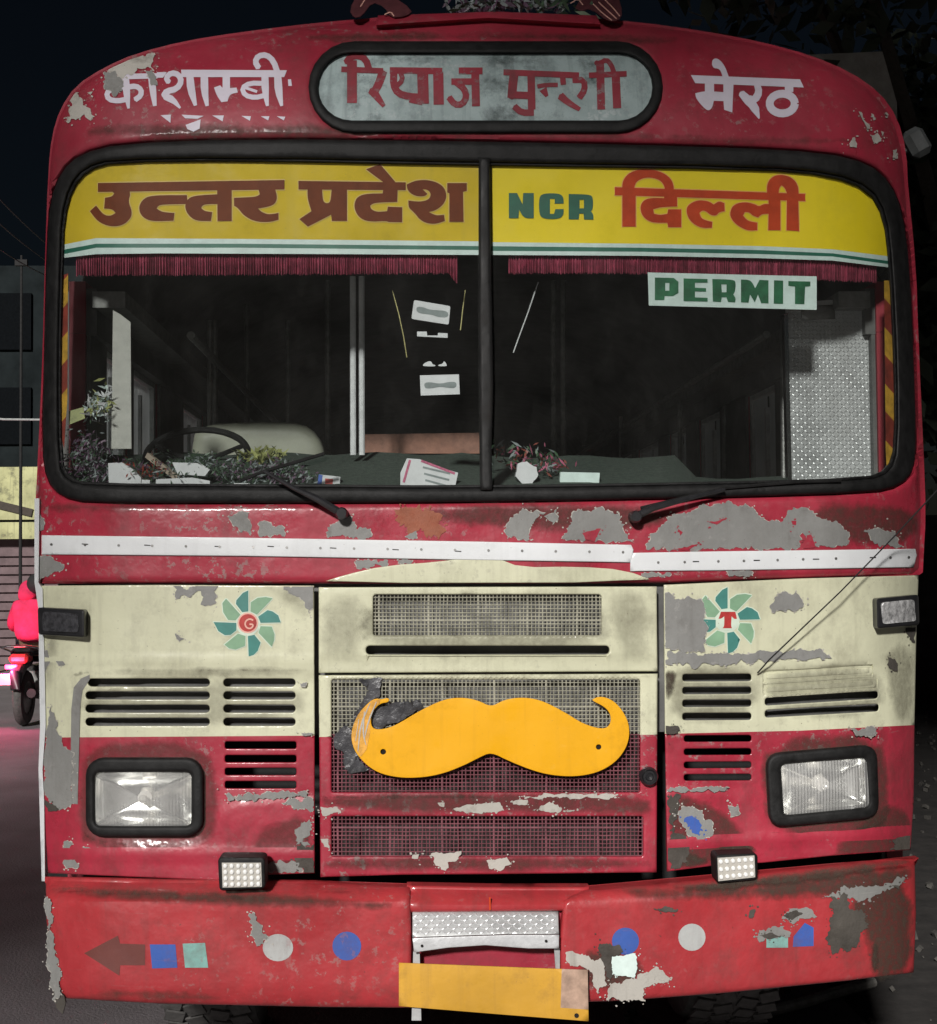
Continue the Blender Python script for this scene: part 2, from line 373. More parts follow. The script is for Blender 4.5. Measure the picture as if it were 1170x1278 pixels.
M['frosted'] = paint('frosted_board', (.34, .42, .42), .4, 1.0, .25, 0, coat=0, dents=.2, dirtcol=(.05, .065, .065), scale=1.2, speck=1, wear=1.0, flake=(.45, .5, .5))
M['fringe'] = plain('pink_fringe', (.30, .045, .085), .8, var=.5, bmp=.6, sc=60)
M['wire_cream'] = plain('cream_mesh_wire', (.33, .32, .25), .6, var=.45, bmp=.2, sc=18)
M['wire_red'] = plain('red_mesh_wire', (.19, .065, .08), .6, var=.4, bmp=.2, sc=18)
M['dark'] = plain('dark_bay', (.012, .012, .012), .85, var=.4, bmp=.2)
M['radiator'] = plain('radiator_core', (.035, .033, .03), .6, .3, var=.5, bmp=.3)
M['mustard'] = paint('amber_sheet_paint', (.80, .39, .0), .5, .35, .06, 0, coat=0, wear=.12, flake=(.75, .5, .12), dents=.25, speck=.5, dirtcol=(.35, .16, .01))
M['tape'] = plain('worn_amber_tape', (.70, .36, .07), .25, var=.4, bmp=.6, sc=30)
M['film_black'] = plain('black_plastic_film', (.055, .055, .06), .35, var=.5, bmp=1.0, sc=22)
M['alu'] = paint('aluminium_sheet', (.50, .51, .51), .38, .35, .12, 0, coat=0, dents=.5, metallic=.55, dirtcol=(.12, .11, .10))
M['alu_bright'] = plain('bright_aluminium', (.62, .63, .64), .42, .35, var=.12, bmp=.25, sc=40)
M['chrome'] = plain('chrome', (.72, .73, .74), .16, 1.0, var=.06, bmp=.03)
M['steel'] = plain('worn_steel', (.28, .28, .27), .45, .8, var=.3, bmp=.3)
M['pipe'] = plain('grey_pipe', (.26, .25, .23), .6, .1, var=.3, bmp=.3)
M['plastic'] = plain('black_plastic', (.02, .02, .022), .3, var=.3, bmp=.1)
M['hole'] = plain('dark_hole', (.008, .006, .005), .9, var=.1, bmp=0)
M['blue'] = paint('blue_sticker', (.035, .095, .36), .5, .55, .2, .25, (.26, .06, .06), 0, .4, speck=.8, wear=.5, flake=(.3, .12, .12), dirtcol=(.12, .05, .05))
M['teal'] = paint('teal_sticker', (.20, .42, .38), .5, .55, .2, .25, (.26, .06, .06), 0, .4, speck=.8, wear=.5, flake=(.3, .12, .12), dirtcol=(.12, .05, .05))
M['grey_sticker'] = paint('grey_reflector_sticker', (.42, .43, .42), .5, .55, .2, .25, (.26, .06, .06), 0, .4, speck=.8, wear=.5, flake=(.3, .12, .12), dirtcol=(.12, .05, .05))
M['brown_sticker'] = paint('brown_arrow_sticker', (.13, .035, .028), .5, .55, .2, .25, (.26, .06, .06), 0, .4, speck=.8, wear=.5, flake=(.3, .12, .12), dirtcol=(.12, .05, .05))
M['petal_dark'] = plain('petal_teal', (.055, .22, .19), .45, var=.18, bmp=.1, sc=12)
M['petal_light'] = plain('petal_green', (.22, .38, .24), .45, var=.18, bmp=.1, sc=12)
M['petal_edge'] = plain('petal_halo', (.60, .70, .58), .45, var=.08, bmp=.05)
M['logo_red'] = plain('logo_red', (.42, .035, .03), .45, var=.3, bmp=.1, sc=40)
M['logo_pink'] = plain('logo_pink', (.75, .42, .34), .45, var=.1, bmp=.1)
M['plate'] = paint('amber_plate', (.56, .30, .03), .5, .5, .18, 0, coat=0, dents=.5, speck=.7, dirtcol=(.22, .12, .04))
M['plate_end'] = plain('faded_plate', (.40, .27, .20), .5, var=.3, bmp=.15)
M['tyre'] = plain('tyre_rubber', (.07, .067, .064), .85, var=.35, bmp=.6, sc=30)
M['interior'] = plain('interior_panel', (.12, .12, .115), .6, var=.4, bmp=.2, sc=6)
M['carpet'] = plain('dashboard_carpet', (.045, .062, .050), .95, var=.4, bmp=.8, sc=70)
M['engine_cover'] = plain('beige_engine_cover', (.33, .34, .27), .5, var=.15, bmp=.3, sc=8)
M['seat'] = plain('maroon_seat_vinyl', (.22, .06, .045), .5, var=.3, bmp=.3)
M['paper'] = plain('white_paper', (.60, .61, .62), .8, var=.08, bmp=.1)
M['print'] = plain('grey_print', (.22, .25, .25), .8, var=.2, bmp=.05)
M['pinkpaper'] = plain('pink_print', (.45, .12, .2), .8, var=.4, bmp=.05, sc=120)
M['wood'] = plain('wood_strip', (.34, .28, .22), .6, var=.25, bmp=.3)
M['leaf_g'] = plain('dark_green_tinsel', (.05, .09, .05), .5, var=.5, bmp=0)
M['leaf_p'] = plain('purple_tinsel', (.12, .07, .11), .5, var=.5, bmp=0)
M['leaf_y'] = plain('yellow_green_leaf', (.30, .32, .12), .5, var=.3, bmp=0)
M['red_dec'] = plain('red_decal', (.24, .035, .02), .6, var=.4, bmp=.05)
M['yel_dec'] = plain('amber_decal', (.52, .29, .03), .6, var=.4, bmp=.05)
def pane_mat():
    m = bpy.data.materials.new('dusty_side_glass'); m.use_nodes = True; t = m.node_tree; t.nodes.clear(); out = t.nodes.new('ShaderNodeOutputMaterial')
    a = t.nodes.new('ShaderNodeBsdfTranslucent'); b = t.nodes.new('ShaderNodeBsdfDiffuse'); x = t.nodes.new('ShaderNodeMixShader'); x.inputs[0].default_value = .2
    c = ramp(t, noise(t, 3, 5, .6, coord(t)), .3, (.72, .75, .75), .7, (.95, .97, .97))
    t.links.new(c, a.inputs[0]); t.links.new(c, b.inputs[0]); t.links.new(a.outputs[0], x.inputs[1]); t.links.new(b.outputs[0], x.inputs[2]); t.links.new(x.outputs[0], out.inputs[0]); return m
M['pane'] = pane_mat()
M['frame'] = plain('window_frame_paint', (.66, .67, .66), .6, var=.2)
def asphalt():
    m, t, bs = nt('asphalt'); c = coord(t); a = noise(t, 1.1, 6, .6, c); b = noise(t, 75, 3, .6, c)
    k = mix(t, ramp(t, a, .35, 0, .7, 1), (.13, .118, .122), (.21, .19, .20)); k = mix(t, ramp(t, b, .55, 0, .75, .6), k, (.16, .155, .15))
    t.links.new(k, bs.inputs['Base Color']); bs.inputs['Roughness'].default_value = .75; bump(t, b, .8, .01, bs); return m
M['asphalt'] = asphalt()
M['dirt'] = plain('dark_dirt', (.028, .025, .023), .95, var=.5, bmp=1, sc=9)
# ================================================================== SETTING
def quad_obj(name, pts, mat, kind=None, parent=None): 
    return mk(name, pts, [tuple(range(len(pts)))], mat, parent, kind=kind)
quad_obj('ground', [(-600, -600, -.004), (600, -600, -.004), (600, 600, -.004), (-600, 600, -.004)], M['dirt'], 'structure')
quad_obj('road', [(-11, -60, 0), (1.5, -60, 0), (1.5, 300, 0), (-11, 300, 0)], M['asphalt'], 'structure')
# ================================================================== THE BUS
BUS = empty('bus', (0, 0, 0))
tag(BUS, 'old red and cream bus seen head on, yellow windscreen signs, amber moustache on its grille', 'bus')
def bpart(name, outers, mats, **k):
    k.setdefault('parent', BUS); return sheet(name, outers, mats, **k)
shell_out = [(60, 728), (46.5, 727.5), (46, 715), (45, 640), (49, 560), (54, 450), (57, 330), (61, 215), (66, 170), (76, 138), (96, 108), (130, 86), (170, 68), (230, 53), (300, 42), (400, 30), (500, 22), (600, 19), (700, 22), (800, 30), (880, 41), (950, 54), (1010, 70), (1060, 92), (1095, 118), (1117, 150), (1128, 190), (1132, 250), (1140, 330), (1144, 450), (1149, 560), (1152, 640), (1149, 706), (1148.5, 717), (1135, 718), (850, 727), (830, 728), (390, 729)]
ws_out = [(59, 300), (63, 250), (76, 214), (100, 192), (150, 179), (300, 173), (605, 176), (900, 183), (1030, 190), (1085, 204), (1112, 228), (1127, 265), (1136, 330), (1141, 450), (1144, 540), (1142, 585), (1125, 606), (1090, 615), (900, 621), (605, 627), (300, 628), (110, 628), (76, 620), (59, 600), (53, 560), (56, 430)]
ws_in = [(75, 330), (77, 270), (87, 232), (106, 209), (140, 199), (300, 197), (605, 203), (950, 208), (1040, 216), (1088, 234), (1107, 268), (1114, 330), (1120, 450), (1121, 560), (1112, 589), (1085, 600), (900, 605), (605, 610), (300, 608), (110, 607), (84, 600), (73, 580), (72, 450)]
def oval(x0, y0, x1, y1, tilt=0):
    r = (y1-y0)/2; out = []
    for cx, a0 in ((x1-r, -90), (x0+r, 90)):
        for k in range(13): a = math.radians(a0+180*k/12); out.append((cx+r*math.cos(a), (y0+y1)/2+r*math.sin(a)))
    return out
shell = bpart('front_shell', smoothpoly(shell_out, 1), [M['red'], M['red_shaded']], holes=[smoothpoly(ws_out, 1), oval(390, 55, 823, 162)], th=.02, rnd=.022, grid=10,
              regions=[([(0, 0), (1200, 0), (1200, 400), (0, 400)], 1)])
# windscreen
bpart('windscreen_gasket', smoothpoly(ws_out, 1), M['rubber'], holes=[smoothpoly(ws_in, 1)], off=.010, th=.04, rnd=.016, grid=10)
lip_i = [(x+(3 if x < 200 else -3 if x > 1000 else 0), y+(3 if y < 300 else -4 if y > 500 else 0)) for x, y in ws_in]
bpart('inner_gasket_lip', smoothpoly([(x, y) for x, y in ws_in], 1), M['rubber'], holes=[smoothpoly(lip_i, 1)], off=-.002, th=.02, rnd=.004, grid=10)
bpart('centre_pillar', [(598, 196), (612, 197), (613, 300), (616, 480), (614, 560), (615, 612), (600, 612), (598, 400)], M['post'], off=.022, th=.05, rnd=.010, grid=7)
def clip_to(poly, x0, x1):
    p = resample(smoothpoly(poly, 1), 6); return [(min(max(a, x0), x1), b) for a, b in p]
gl_l = [(70, 195), (600, 195), (600, 615), (70, 615)]
for (x0, x1) in ((66, 600), (612, 1128)):
    p = [(x, y) for x, y in smoothpoly([(a+(3 if a > 600 else -3), b) for a, b in ws_in], 1)]
    q = []
    for x, y in p: q.append((min(max(x, x0), x1), y))
    # drop duplicates along the cut
    r = [q[0]]
    for a in q[1:]:
        if abs(a[0]-r[-1][0])+abs(a[1]-r[-1][1]) > .5: r.append(a)
    cut = [a for a in r if not (abs(a[0]-(x1 if x0 < 100 else x0)) < .01 and 215 < a[1] < 600)]
    lo = min(a[1] for a in cut if abs(a[0]-(x1 if x0 < 100 else x0)) < .01); hi = max(a[1] for a in cut if abs(a[0]-(x1 if x0 < 100 else x0)) < .01)
    xc = x1 if x0 < 100 else x0
    cut = [a for a in cut if not (abs(a[0]-xc) < .01)]
    # order is along the loop: insert the straight cut where the x jump happens
    k = max(range(len(cut)), key=lambda i: math.hypot(cut[i][0]-cut[i-1][0], cut[i][1]-cut[i-1][1]))
    a, b = cut[k-1], cut[k]
    ins = [(xc, lo if abs(a[1]-lo) < abs(a[1]-hi) else hi), (xc, hi if abs(a[1]-lo) < abs(a[1]-hi) else lo)]
    cut = cut[:k]+ins+cut[k:]
    bpart('windscreen_glass', cut, M['glass'], off=-.012, th=0, grid=16)
# painted oval destination board
brd = bpart('destination_board', oval(392, 62, 820, 152), M['frosted'], off=-.008, th=.01, grid=12)
bpart('destination_board_rim', oval(385, 51, 828, 166), M['rubber'], holes=[oval(397, 66, 815, 150)], off=.012, th=.03, rnd=.012, grid=8)
def lettering(polys, mat, parent, off, mapf=P, name='lettering', label=None):
    return sheet(name, polys, mat, off=off, th=0, grid=5, mapf=mapf, parent=parent, smooth=True, label=label)
S = lambda *a: stroke(*a)
# -- oval board words
L = []
for pts, w in (([(290, 170), (290, 430)], 52), ([(255, 185), (280, 150), (330, 140), (375, 165), (395, 230)], 36), ([(225, 225), (480, 235)], 30), ([(520, 232), (840, 236)], 34),
               ([(940, 235), (1085, 235)], 36), ([(480, 235), (455, 310), (420, 375)], (45, 40)), ([(410, 350), (445, 395), (485, 450)], (50, 22)), ([(545, 240), (542, 320), (570, 372), (640, 392), (720, 395)], 38), ([(585, 240), (600, 290), (560, 330)], 26),
               ([(720, 240), (725, 435)], 58), ([(640, 408), (720, 425)], 34), ([(815, 240), (818, 440)], 54), ([(1040, 235), (1045, 450)], 42),
               ([(895, 300), (1045, 300)], 34), ([(925, 305), (975, 345), (988, 395), (960, 440), (915, 440), (880, 395)], 34)): L += S(pts, tuple(a*1.16 for a in w) if not np.isscalar(w) else w*1.16)
lettering(zt(L, 380, 40, 4.875), M['maroon_letter'], brd, -.0065)
L = []
for pts, w in (([(140, 243), (600, 262)], 36), ([(205, 250), (195, 330), (190, 400)], 54), ([(308, 250), (312, 470)], 46), ([(180, 380), (305, 385)], 44), ([(205, 450), (250, 490), (325, 488)], 40),
               ([(500, 270), (505, 320)], 34), ([(345, 330), (400, 320), (470, 320)], 26), ([(380, 345), (405, 390)], (50, 20)), ([(560, 290), (630, 290), (635, 350), (600, 400)], 38), ([(485, 385), (530, 425), (605, 470)], (48, 26)),
               ([(728, 190), (735, 470)], 48), ([(822, 240), (832, 462)], 50), ([(700, 185), (725, 190), (765, 165), (795, 195), (812, 245)], 30), ([(660, 262), (890, 252)], 34)): L += S(pts, w)
lettering(zt(L, 600, 40, 4.875), M['maroon_letter'], brd, -.0065)
# -- left town name, white
L = [[(570, 143), (1085, 146), (1072, 179), (572, 179)], [(280, 163), (455, 160), (455, 186), (284, 190)], [(452, 155), (500, 155), (482, 182), (455, 182)],
     [(730, 230), (760, 219), (775, 236), (840, 230), (846, 254), (806, 263), (796, 297), (766, 301), (744, 270)], [(1090, 190), (1105, 190), (1110, 222), (1092, 222)]]
for pts, w in (([(510, 205), (496, 182), (522, 158), (558, 166), (572, 200), (550, 236), (500, 248), (486, 270), (530, 290), (566, 330)], (26, 28, 28, 30, 36, 10)), ([(612, 165), (618, 240), (640, 318)], (34, 40, 16)),
               ([(683, 165), (684, 250), (697, 320)], (36, 38, 16)), ([(790, 165), (790, 245)], 36), ([(978, 165), (980, 250), (990, 320)], (34, 36, 14)), ([(975, 210), (905, 208), (866, 232), (880, 268), (930, 280), (978, 268)], 24),
               ([(880, 230), (940, 250)], 14), ([(1040, 165), (1045, 250), (1060, 320)], (34, 40, 14)), ([(948, 135), (930, 105), (945, 76), (985, 70), (1020, 100), (1042, 165)], 28),
               ([(300, 180), (305, 260), (314, 332)], (32, 36, 12)), ([(300, 225), (240, 232), (206, 255), (216, 288), (262, 296), (300, 288)], 26), ([(310, 228), (350, 222), (376, 240), (374, 270), (345, 290)], 26),
               ([(425, 165), (432, 240), (442, 320)], (34, 34, 18))): L += S(pts, w)
L += [[(470, 365), (520, 362), (518, 402)], [(722, 366), (778, 366), (772, 395)], [(864, 368), (910, 370), (905, 392)], [(958, 370), (1000, 370), (994, 390)], [(1036, 370), (1077, 372), (1070, 390)], [(572, 362), (680, 368), (650, 382), (590, 380)], [(592, 412), (665, 385), (660, 430), (630, 445), (600, 432)]]
lettering(zt(L, 80, 50, 3.9), M['letter_white'], shell, .0015)
# -- right town name, white
L = [[(132, 137), (930, 168), (958, 228), (640, 215), (165, 196)], [(290, 25), (315, 12), (350, 30), (385, 80), (410, 152), (365, 150), (350, 105), (330, 88), (300, 88), (285, 60)],
     [(165, 270), (235, 253), (378, 262), (372, 327), (300, 325), (290, 370), (270, 395), (240, 390), (170, 310)], [(370, 180), (445, 180), (435, 410), (375, 390), (370, 300)], [(235, 185), (302, 185), (302, 265), (235, 265)]]
for pts, w in (([(615, 200), (632, 262), (600, 318), (560, 315)], (45, 55, 60)), ([(500, 268), (540, 310), (595, 365), (632, 455)], (50, 68, 62, 10)), ([(850, 190), (850, 260)], 62)): L += S(pts, w)
ring = [(800+92*math.cos(a), 345+72*math.sin(a)) for a in np.linspace(0, 2*math.pi, 22)]
L += S(ring, 58, 0)
lettering(zt(L, 840, 70, 5.85), M['letter_white'], shell, .0015)
# -- yellow windscreen signs (film stuck inside the glass)
sg1 = bpart('sign_film', [(76, 322), (76, 290), (79, 262), (89, 232), (108, 211), (140, 201), (300, 199), (598, 204), (598, 318), (430, 317), (200, 316), (120, 317)], [M['yellow_dusty'], M['film_white'], M['film_green']], off=-.016, th=.002, grid=12,
    regions=[([(60, 309), (120, 297), (300, 298), (605, 301), (605, 330), (60, 330)], 1), ([(60, 315), (120, 304), (300, 304), (605, 307), (605, 312), (300, 309), (120, 309), (60, 321)], 2)])
sg2 = bpart('sign_film', [(614, 204), (800, 206), (950, 209), (1030, 216), (1072, 230), (1095, 250), (1107, 285), (1114, 334), (1040, 325), (950, 322), (800, 319), (614, 318)], [M['yellow'], M['film_white'], M['film_green']], off=-.016, th=.002, grid=12,
    regions=[([(610, 302), (800, 304), (950, 307), (1040, 311), (1120, 321), (1120, 340), (610, 330)], 1), ([(610, 307), (800, 309), (950, 312), (1040, 316), (1120, 327), (1120, 331), (1040, 320), (950, 317), (800, 314), (610, 313)], 2)])
L = [[(100, 172), (1148, 155), (1148, 208), (100, 222)],
     [(185, 175), (260, 175), (285, 230), (270, 275), (292, 330), (285, 370), (240, 410), (170, 418), (100, 390), (55, 330), (90, 298), (130, 350), (170, 358), (200, 340), (180, 318), (135, 315), (140, 255), (180, 248), (192, 230), (175, 215), (150, 215)],
     [(600, 240), (400, 240), (350, 265), (328, 310), (345, 360), (400, 388), (525, 383), (530, 340), (460, 335), (430, 315), (440, 298), (470, 292), (605, 290)],
     [(775, 235), (640, 242), (600, 265), (588, 305), (605, 350), (650, 385), (735, 385), (742, 335), (700, 330), (680, 312), (690, 295), (720, 290), (778, 290)], [(770, 165), (852, 163), (852, 385), (772, 385)],
     [(1000, 200), (1095, 200), (1110, 260), (1085, 300), (1000, 315), (1020, 335), (1060, 350), (1115, 340), (1115, 378), (1060, 393), (980, 388), (920, 355), (885, 310), (865, 300), (865, 255), (990, 250), (1010, 235)]]
def halo(polys, d):   # thicker copy under the letters
    out = []
    for p in polys:
        p = np.asarray(p, float); out.append(p); q = np.vstack([p, p[:1]]); out += stroke(q, d*2, 0)
    return out
LL = zt(L, 100, 190, 4.5)
lettering(halo(LL, 1.3), M['tan_edge'], sg1, -.0148, name='lettering_outline'); lettering(LL, M['brown_letter'], sg1, -.0140)
L = [[(57, 160), (660, 168), (660, 212), (57, 208)], [(108, 195), (190, 195), (193, 265), (205, 283), (222, 286), (238, 275), (244, 195), (330, 195), (330, 385), (245, 385), (240, 350), (110, 417), (62, 375), (130, 330), (108, 260)],
     [(437, 95), (515, 65), (605, 170), (540, 172)], [(535, 195), (615, 195), (612, 278), (480, 282), (460, 300), (465, 320), (500, 335), (555, 330), (560, 305), (640, 308), (640, 392), (560, 392), (555, 385), (450, 390), (395, 365), (368, 310), (380, 255), (430, 232), (530, 230)],
     [(665, 180), (720, 155), (800, 155), (870, 185), (892, 240), (875, 290), (830, 325), (790, 335), (830, 355), (875, 350), (880, 385), (820, 405), (750, 390), (705, 335), (675, 310), (675, 270), (740, 278), (790, 265), (803, 235), (785, 210), (755, 207), (782, 233), (765, 248), (710, 245), (670, 215)],
     [(893, 172), (1003, 172), (1003, 215), (982, 222), (985, 390), (905, 390), (905, 230), (893, 225)]]
LL = zt(L, 360, 190, 4.5)
lettering(halo(LL, 1.3), M['tan_edge'], sg1, -.0148, name='lettering_outline'); lettering(LL, M['brown_letter'], sg1, -.0140)
def holed(outer, hole):    # polygon with a hole, keyholed
    o, h = list(outer), list(hole); return o+[o[0]]+[h[0]]+h[::-1]+[h[0]] if False else (outer, hole)
L = [[(90, 238), (150, 238), (190, 320), (195, 238), (272, 238), (272, 422), (200, 422), (165, 360), (160, 422), (90, 422)], [(340, 240), (460, 240), (490, 270), (490, 315), (425, 315), (425, 280), (390, 280), (390, 390), (420, 390), (430, 355), (490, 355), (490, 395), (460, 428), (345, 428), (310, 395), (310, 270)],
     [(527, 245), (680, 248), (705, 270), (705, 350), (690, 372), (708, 395), (708, 432), (640, 432), (635, 388), (605, 388), (600, 430), (527, 430)]]
LL = zt(L, 620, 200, 5.85); hole = zt([[(606, 287), (638, 287), (638, 350), (606, 350)]], 620, 200, 5.85)
sheet('lettering', LL, M['green_letter'], holes=hole, off=-.0140, th=0, grid=5, parent=sg2)
L = [[(35, 150), (1105, 188), (1105, 228), (35, 195)], [(77, 160), (152, 160), (152, 372), (77, 372)], [(75, 160), (80, 110), (120, 65), (200, 45), (290, 60), (350, 100), (368, 150), (362, 190), (308, 185), (318, 150), (290, 108), (220, 92), (160, 112), (142, 150), (150, 168)],
     [(310, 185), (385, 190), (385, 258), (290, 262), (250, 275), (255, 300), (290, 308), (330, 300), (335, 275), (408, 275), (408, 375), (335, 375), (330, 350), (240, 350), (190, 315), (175, 260), (200, 220), (250, 210), (312, 212)],
     [(435, 290), (445, 250), (500, 222), (560, 228), (590, 248), (620, 228), (650, 240), (652, 285), (620, 290), (605, 310), (575, 308), (548, 285), (525, 280), (510, 295), (520, 325), (550, 338), (582, 345), (580, 378), (520, 380), (460, 345)],
     [(682, 290), (700, 250), (760, 232), (820, 245), (845, 260), (870, 245), (905, 245), (905, 300), (860, 300), (840, 320), (810, 310), (790, 290), (765, 290), (755, 310), (780, 340), (835, 350), (835, 392), (780, 395), (715, 360), (685, 320)],
     [(895, 190), (965, 195), (965, 392), (897, 392), (900, 250)], [(1002, 195), (1065, 195), (1070, 397), (1000, 392)], [(890, 185), (890, 130), (920, 90), (970, 78), (1030, 95), (1065, 140), (1068, 195), (1005, 195), (992, 155), (972, 140), (957, 155), (955, 190)]]
LL = zt(L, 760, 200, 4.5)
lettering(halo(LL, 1.2), M['pink_edge'], sg2, -.0148, name='lettering_outline'); lettering(LL, M['orange_letter'], sg2, -.0140)
# PERMIT sticker
pm = bpart('permit_sticker', zt([[(45, 50), (1118, 75), (1118, 288), (52, 260)]], 800, 330, 5.087), M['film_white'], off=-.0165, th=.001, grid=12)
L = [[(90, 82), (210, 85), (240, 110), (240, 180), (205, 200), (152, 200), (150, 225), (90, 225)], [(272, 88), (425, 92), (425, 115), (345, 115), (345, 147), (415, 150), (415, 172), (345, 170), (345, 208), (425, 212), (425, 235), (272, 232)],
     [(455, 92), (590, 95), (605, 115), (600, 172), (588, 190), (605, 215), (600, 240), (555, 238), (545, 208), (515, 208), (510, 238), (458, 235)], [(637, 95), (700, 97), (727, 150), (755, 97), (812, 100), (812, 247), (765, 245), (745, 190), (725, 240), (695, 190), (685, 242), (637, 240)],
     [(847, 100), (905, 102), (905, 250), (845, 248)], [(938, 105), (1078, 108), (1078, 138), (1045, 140), (1040, 252), (980, 250), (980, 140), (938, 135)]]
sheet('lettering', zt(L, 800, 330, 5.087), M['permit_green'], holes=zt([[(156, 116), (182, 116), (182, 166), (156, 166)], [(512, 126), (545, 126), (545, 176), (516, 176)]], 800, 330, 5.087), off=-.0150, th=0, grid=6, parent=pm)
# striped side decals inside the glass
for (x0, x1, y0, y1, sl) in ((73, 85, 345, 560, 1), (1104, 1117, 350, 600, -1)):
    regs = []; y = y0; k = 0
    dec = []
    while y < y1:
        h = 28 if k % 2 else 42
        if k % 2 == 0: dec.append(([(x0-5, y+18*sl), (x1+5, y-8*sl), (x1+5, y-8*sl+h-8), (x0-5, y+18*sl+h-8)], 1))
        y += h; k += 1
    bpart('side_decal', [(x0, y0), (x1, y0-4), (x1-1, y1-60), ((x0+x1)/2+1, y1), (x0+2, y1-20)] if sl > 0 else [(x0, y0), (x1, y0), (x1, y1), (x0+4, y1), (x0+2, y1-40)], [M['red_dec'], M['yel_dec']], off=-.0165, th=.001, grid=8, regions=dec)
# ---------------- belt trim, arch, lower panels
LB = 918
lp_out = [(47, 731), (200, 730), (392, 731), (393, 900), (393, 1090), (330, 1092), (270, 1099), (150, 1094), (60, 1090), (52, 960), (53, 850)]
slotsL = []
for i, y in enumerate((852, 868, 884.5, 901)):
    slotsL.append(rrect(107+(3 if i == 0 else 0), y-5, 262, y+5, 4.8)); slotsL.append(rrect(279, y-5, 369, y+5, 4.8))
for y in (930, 947, 963, 979.5): slotsL.append(rrect(281, y-4.5, 370, y+4.5, 2.5))
def rel_left(px, py):
    # recessed surround of the louvres and lamp with a rounded border, pressed swage below
    d = np.zeros(len(px)); q = np.stack([px, py], 1)
    poly = smoothpoly([(101, 841), (392, 838), (450, 838), (450, 1000), (300, 1002), (276, 1014), (262, 1048), (240, 1055), (125, 1052), (103, 1035), (96, 1000)], 1)
    ins = inside(poly, q); dd = segdist(q, poly, np.roll(poly, -1, 0)); d += np.where(ins, -.007*np.clip(dd/7, 0, 1), 0)
    d += .004*np.exp(-((py-824)/3.0)**2)*(px < 392); d += .006*np.exp(-((py-1066)/7.0)**2)
    return d
lp = bpart('left_lower_panel', lp_out, [M['red'], M['cream']], holes=slotsL+[rrect(114, 954, 247, 1038, 14)], off=.004, th=.012, rnd=.004, grid=6, relief=rel_left, regions=[([(0, 700), (420, 700), (420, 918), (0, 921)], 1)])
rp_out = [(829, 730), (1000, 722), (1147, 718), (1144, 800), (1142, 900), (1141, 1000), (1137, 1061), (1040, 1068), (952, 1077), (895, 1080), (833, 1088), (830, 900)]
def sslot(x0, y0, x1, y1, h=5): return rquad([(x0, y0-h), (x1, y1-h), (x1, y1+h), (x0, y0+h)], h*.9)
slotsR = [sslot(852, y, 938, y-.5, 4.6) for y in (846, 862, 878, 894.5)]+[sslot(854, y, 938, y-.5, 4) for y in (922, 938.5, 955, 970.5)]+[sslot(955, 876, 1096, 867, 4.8), sslot(955, 891, 1097, 883, 4.8)]
emb = [sslot(955, 844.5, 1088, 836.6, 5), sslot(955, 861, 1092, 852, 5)]
def rel_right(px, py):
    d = np.zeros(len(px)); q = np.stack([px, py], 1)
    poly = smoothpoly([(780, 838), (1000, 833), (1085, 824), (1106, 836), (1112, 870), (1110, 1000), (1098, 1030), (1075, 1036), (975, 1042), (955, 1030), (945, 1005), (930, 990), (780, 990)], 1)
    ins = inside(poly, q); dd = segdist(q, poly, np.roll(poly, -1, 0)); d += np.where(ins, -.007*np.clip(dd/7, 0, 1), 0)
    for e in emb:
        e = np.array(e); dd = segdist(q, e, np.roll(e, -1, 0)); d -= .012*np.exp(-(dd/1.5)**2)
    d += .006*np.exp(-((py-(1050-(px-900)*.05))/7.0)**2)
    return d
ex = np.vstack([resample(np.array(e)+np.array([dx, dy]), 2.5) for e in emb for dx, dy in ((0, 0), (0, 2), (0, -2))])
rp = bpart('right_lower_panel', rp_out, [M['red'], M['cream']], holes=slotsR+[rquad([(963, 946), (1090, 935), (1093, 1014), (967, 1026)], 13)], off=.004, th=.012, rnd=.004, grid=6, relief=rel_right, regions=[([(800, 700), (1200, 700), (1200, 903), (1142, 905), (1000, 912), (829, 916), (800, 916)], 1)], extra=ex)
# dark sheet standing in for the shade behind the slots and gaps
bpart('dark_bay_backing', [(60, 735), (1135, 735), (1125, 1100), (1000, 1115), (60, 1120)], M['dark'], off=-.22, th=0, grid=30)
bpart('radiator_core', [(420, 745), (795, 745), (795, 1085), (420, 1085)], M['radiator'], off=-.075, th=0, grid=40)
for k in range(6):
    x = 440+k*62; bpart('radiator_bracket', [(x, 742), (x+9, 742), (x+9, 1085), (x, 1085)], M['radiator'], off=-.06, th=.01, grid=40)
# belt trims
def rivets(parent, pts, r=1.7, off=.006, mat='steel'):
    for x, y in pts: sheet('rivet', circ(x, y, r, 8), M[mat], off=off, th=.003, grid=60, parent=parent, back=False)
t1 = bpart('belt_trim', [(52, 668), (300, 671), (600, 676), (788, 680), (791, 686), (789, 702), (600, 699), (300, 694), (52, 692)], M['white_trim'], off=.007, th=.006, rnd=.003, grid=8)
rivets(t1, [(64+42*k, 679.5+.0135*42*k) for k in range(18)], off=.0085)
t2 = bpart('belt_trim', [(787, 690), (900, 688), (1143, 685), (1145, 693), (1141, 708), (900, 712), (787, 713)], M['white_trim'], off=.0065, th=.006, rnd=.003, grid=8)
rivets(t2, [(822, 702), (855, 701.5), (897, 700.5), (929, 700), (971, 699), (1003, 698), (1044, 697), (1112, 696), (1135, 695.5)], off=.008)
for (x, y) in ((106, 679), (184, 680.5), (272, 682), (338, 682), (416, 684), (494, 686), (572, 688)): sheet('scratch', [(x-4, y-.8), (x+4, y-.3), (x+4, y+.8), (x-4, y+.4)], M['hole'], off=.0076, th=0, grid=60, parent=t1)
for (x, y) in ((869, 701), (945, 699.5), (1019, 698), (1090, 696)): sheet('scratch', [(x-4, y-.8), (x+4, y-.8), (x+4, y+.5), (x-4, y+.7)], M['hole'], off=.0071, th=0, grid=60, parent=t2)
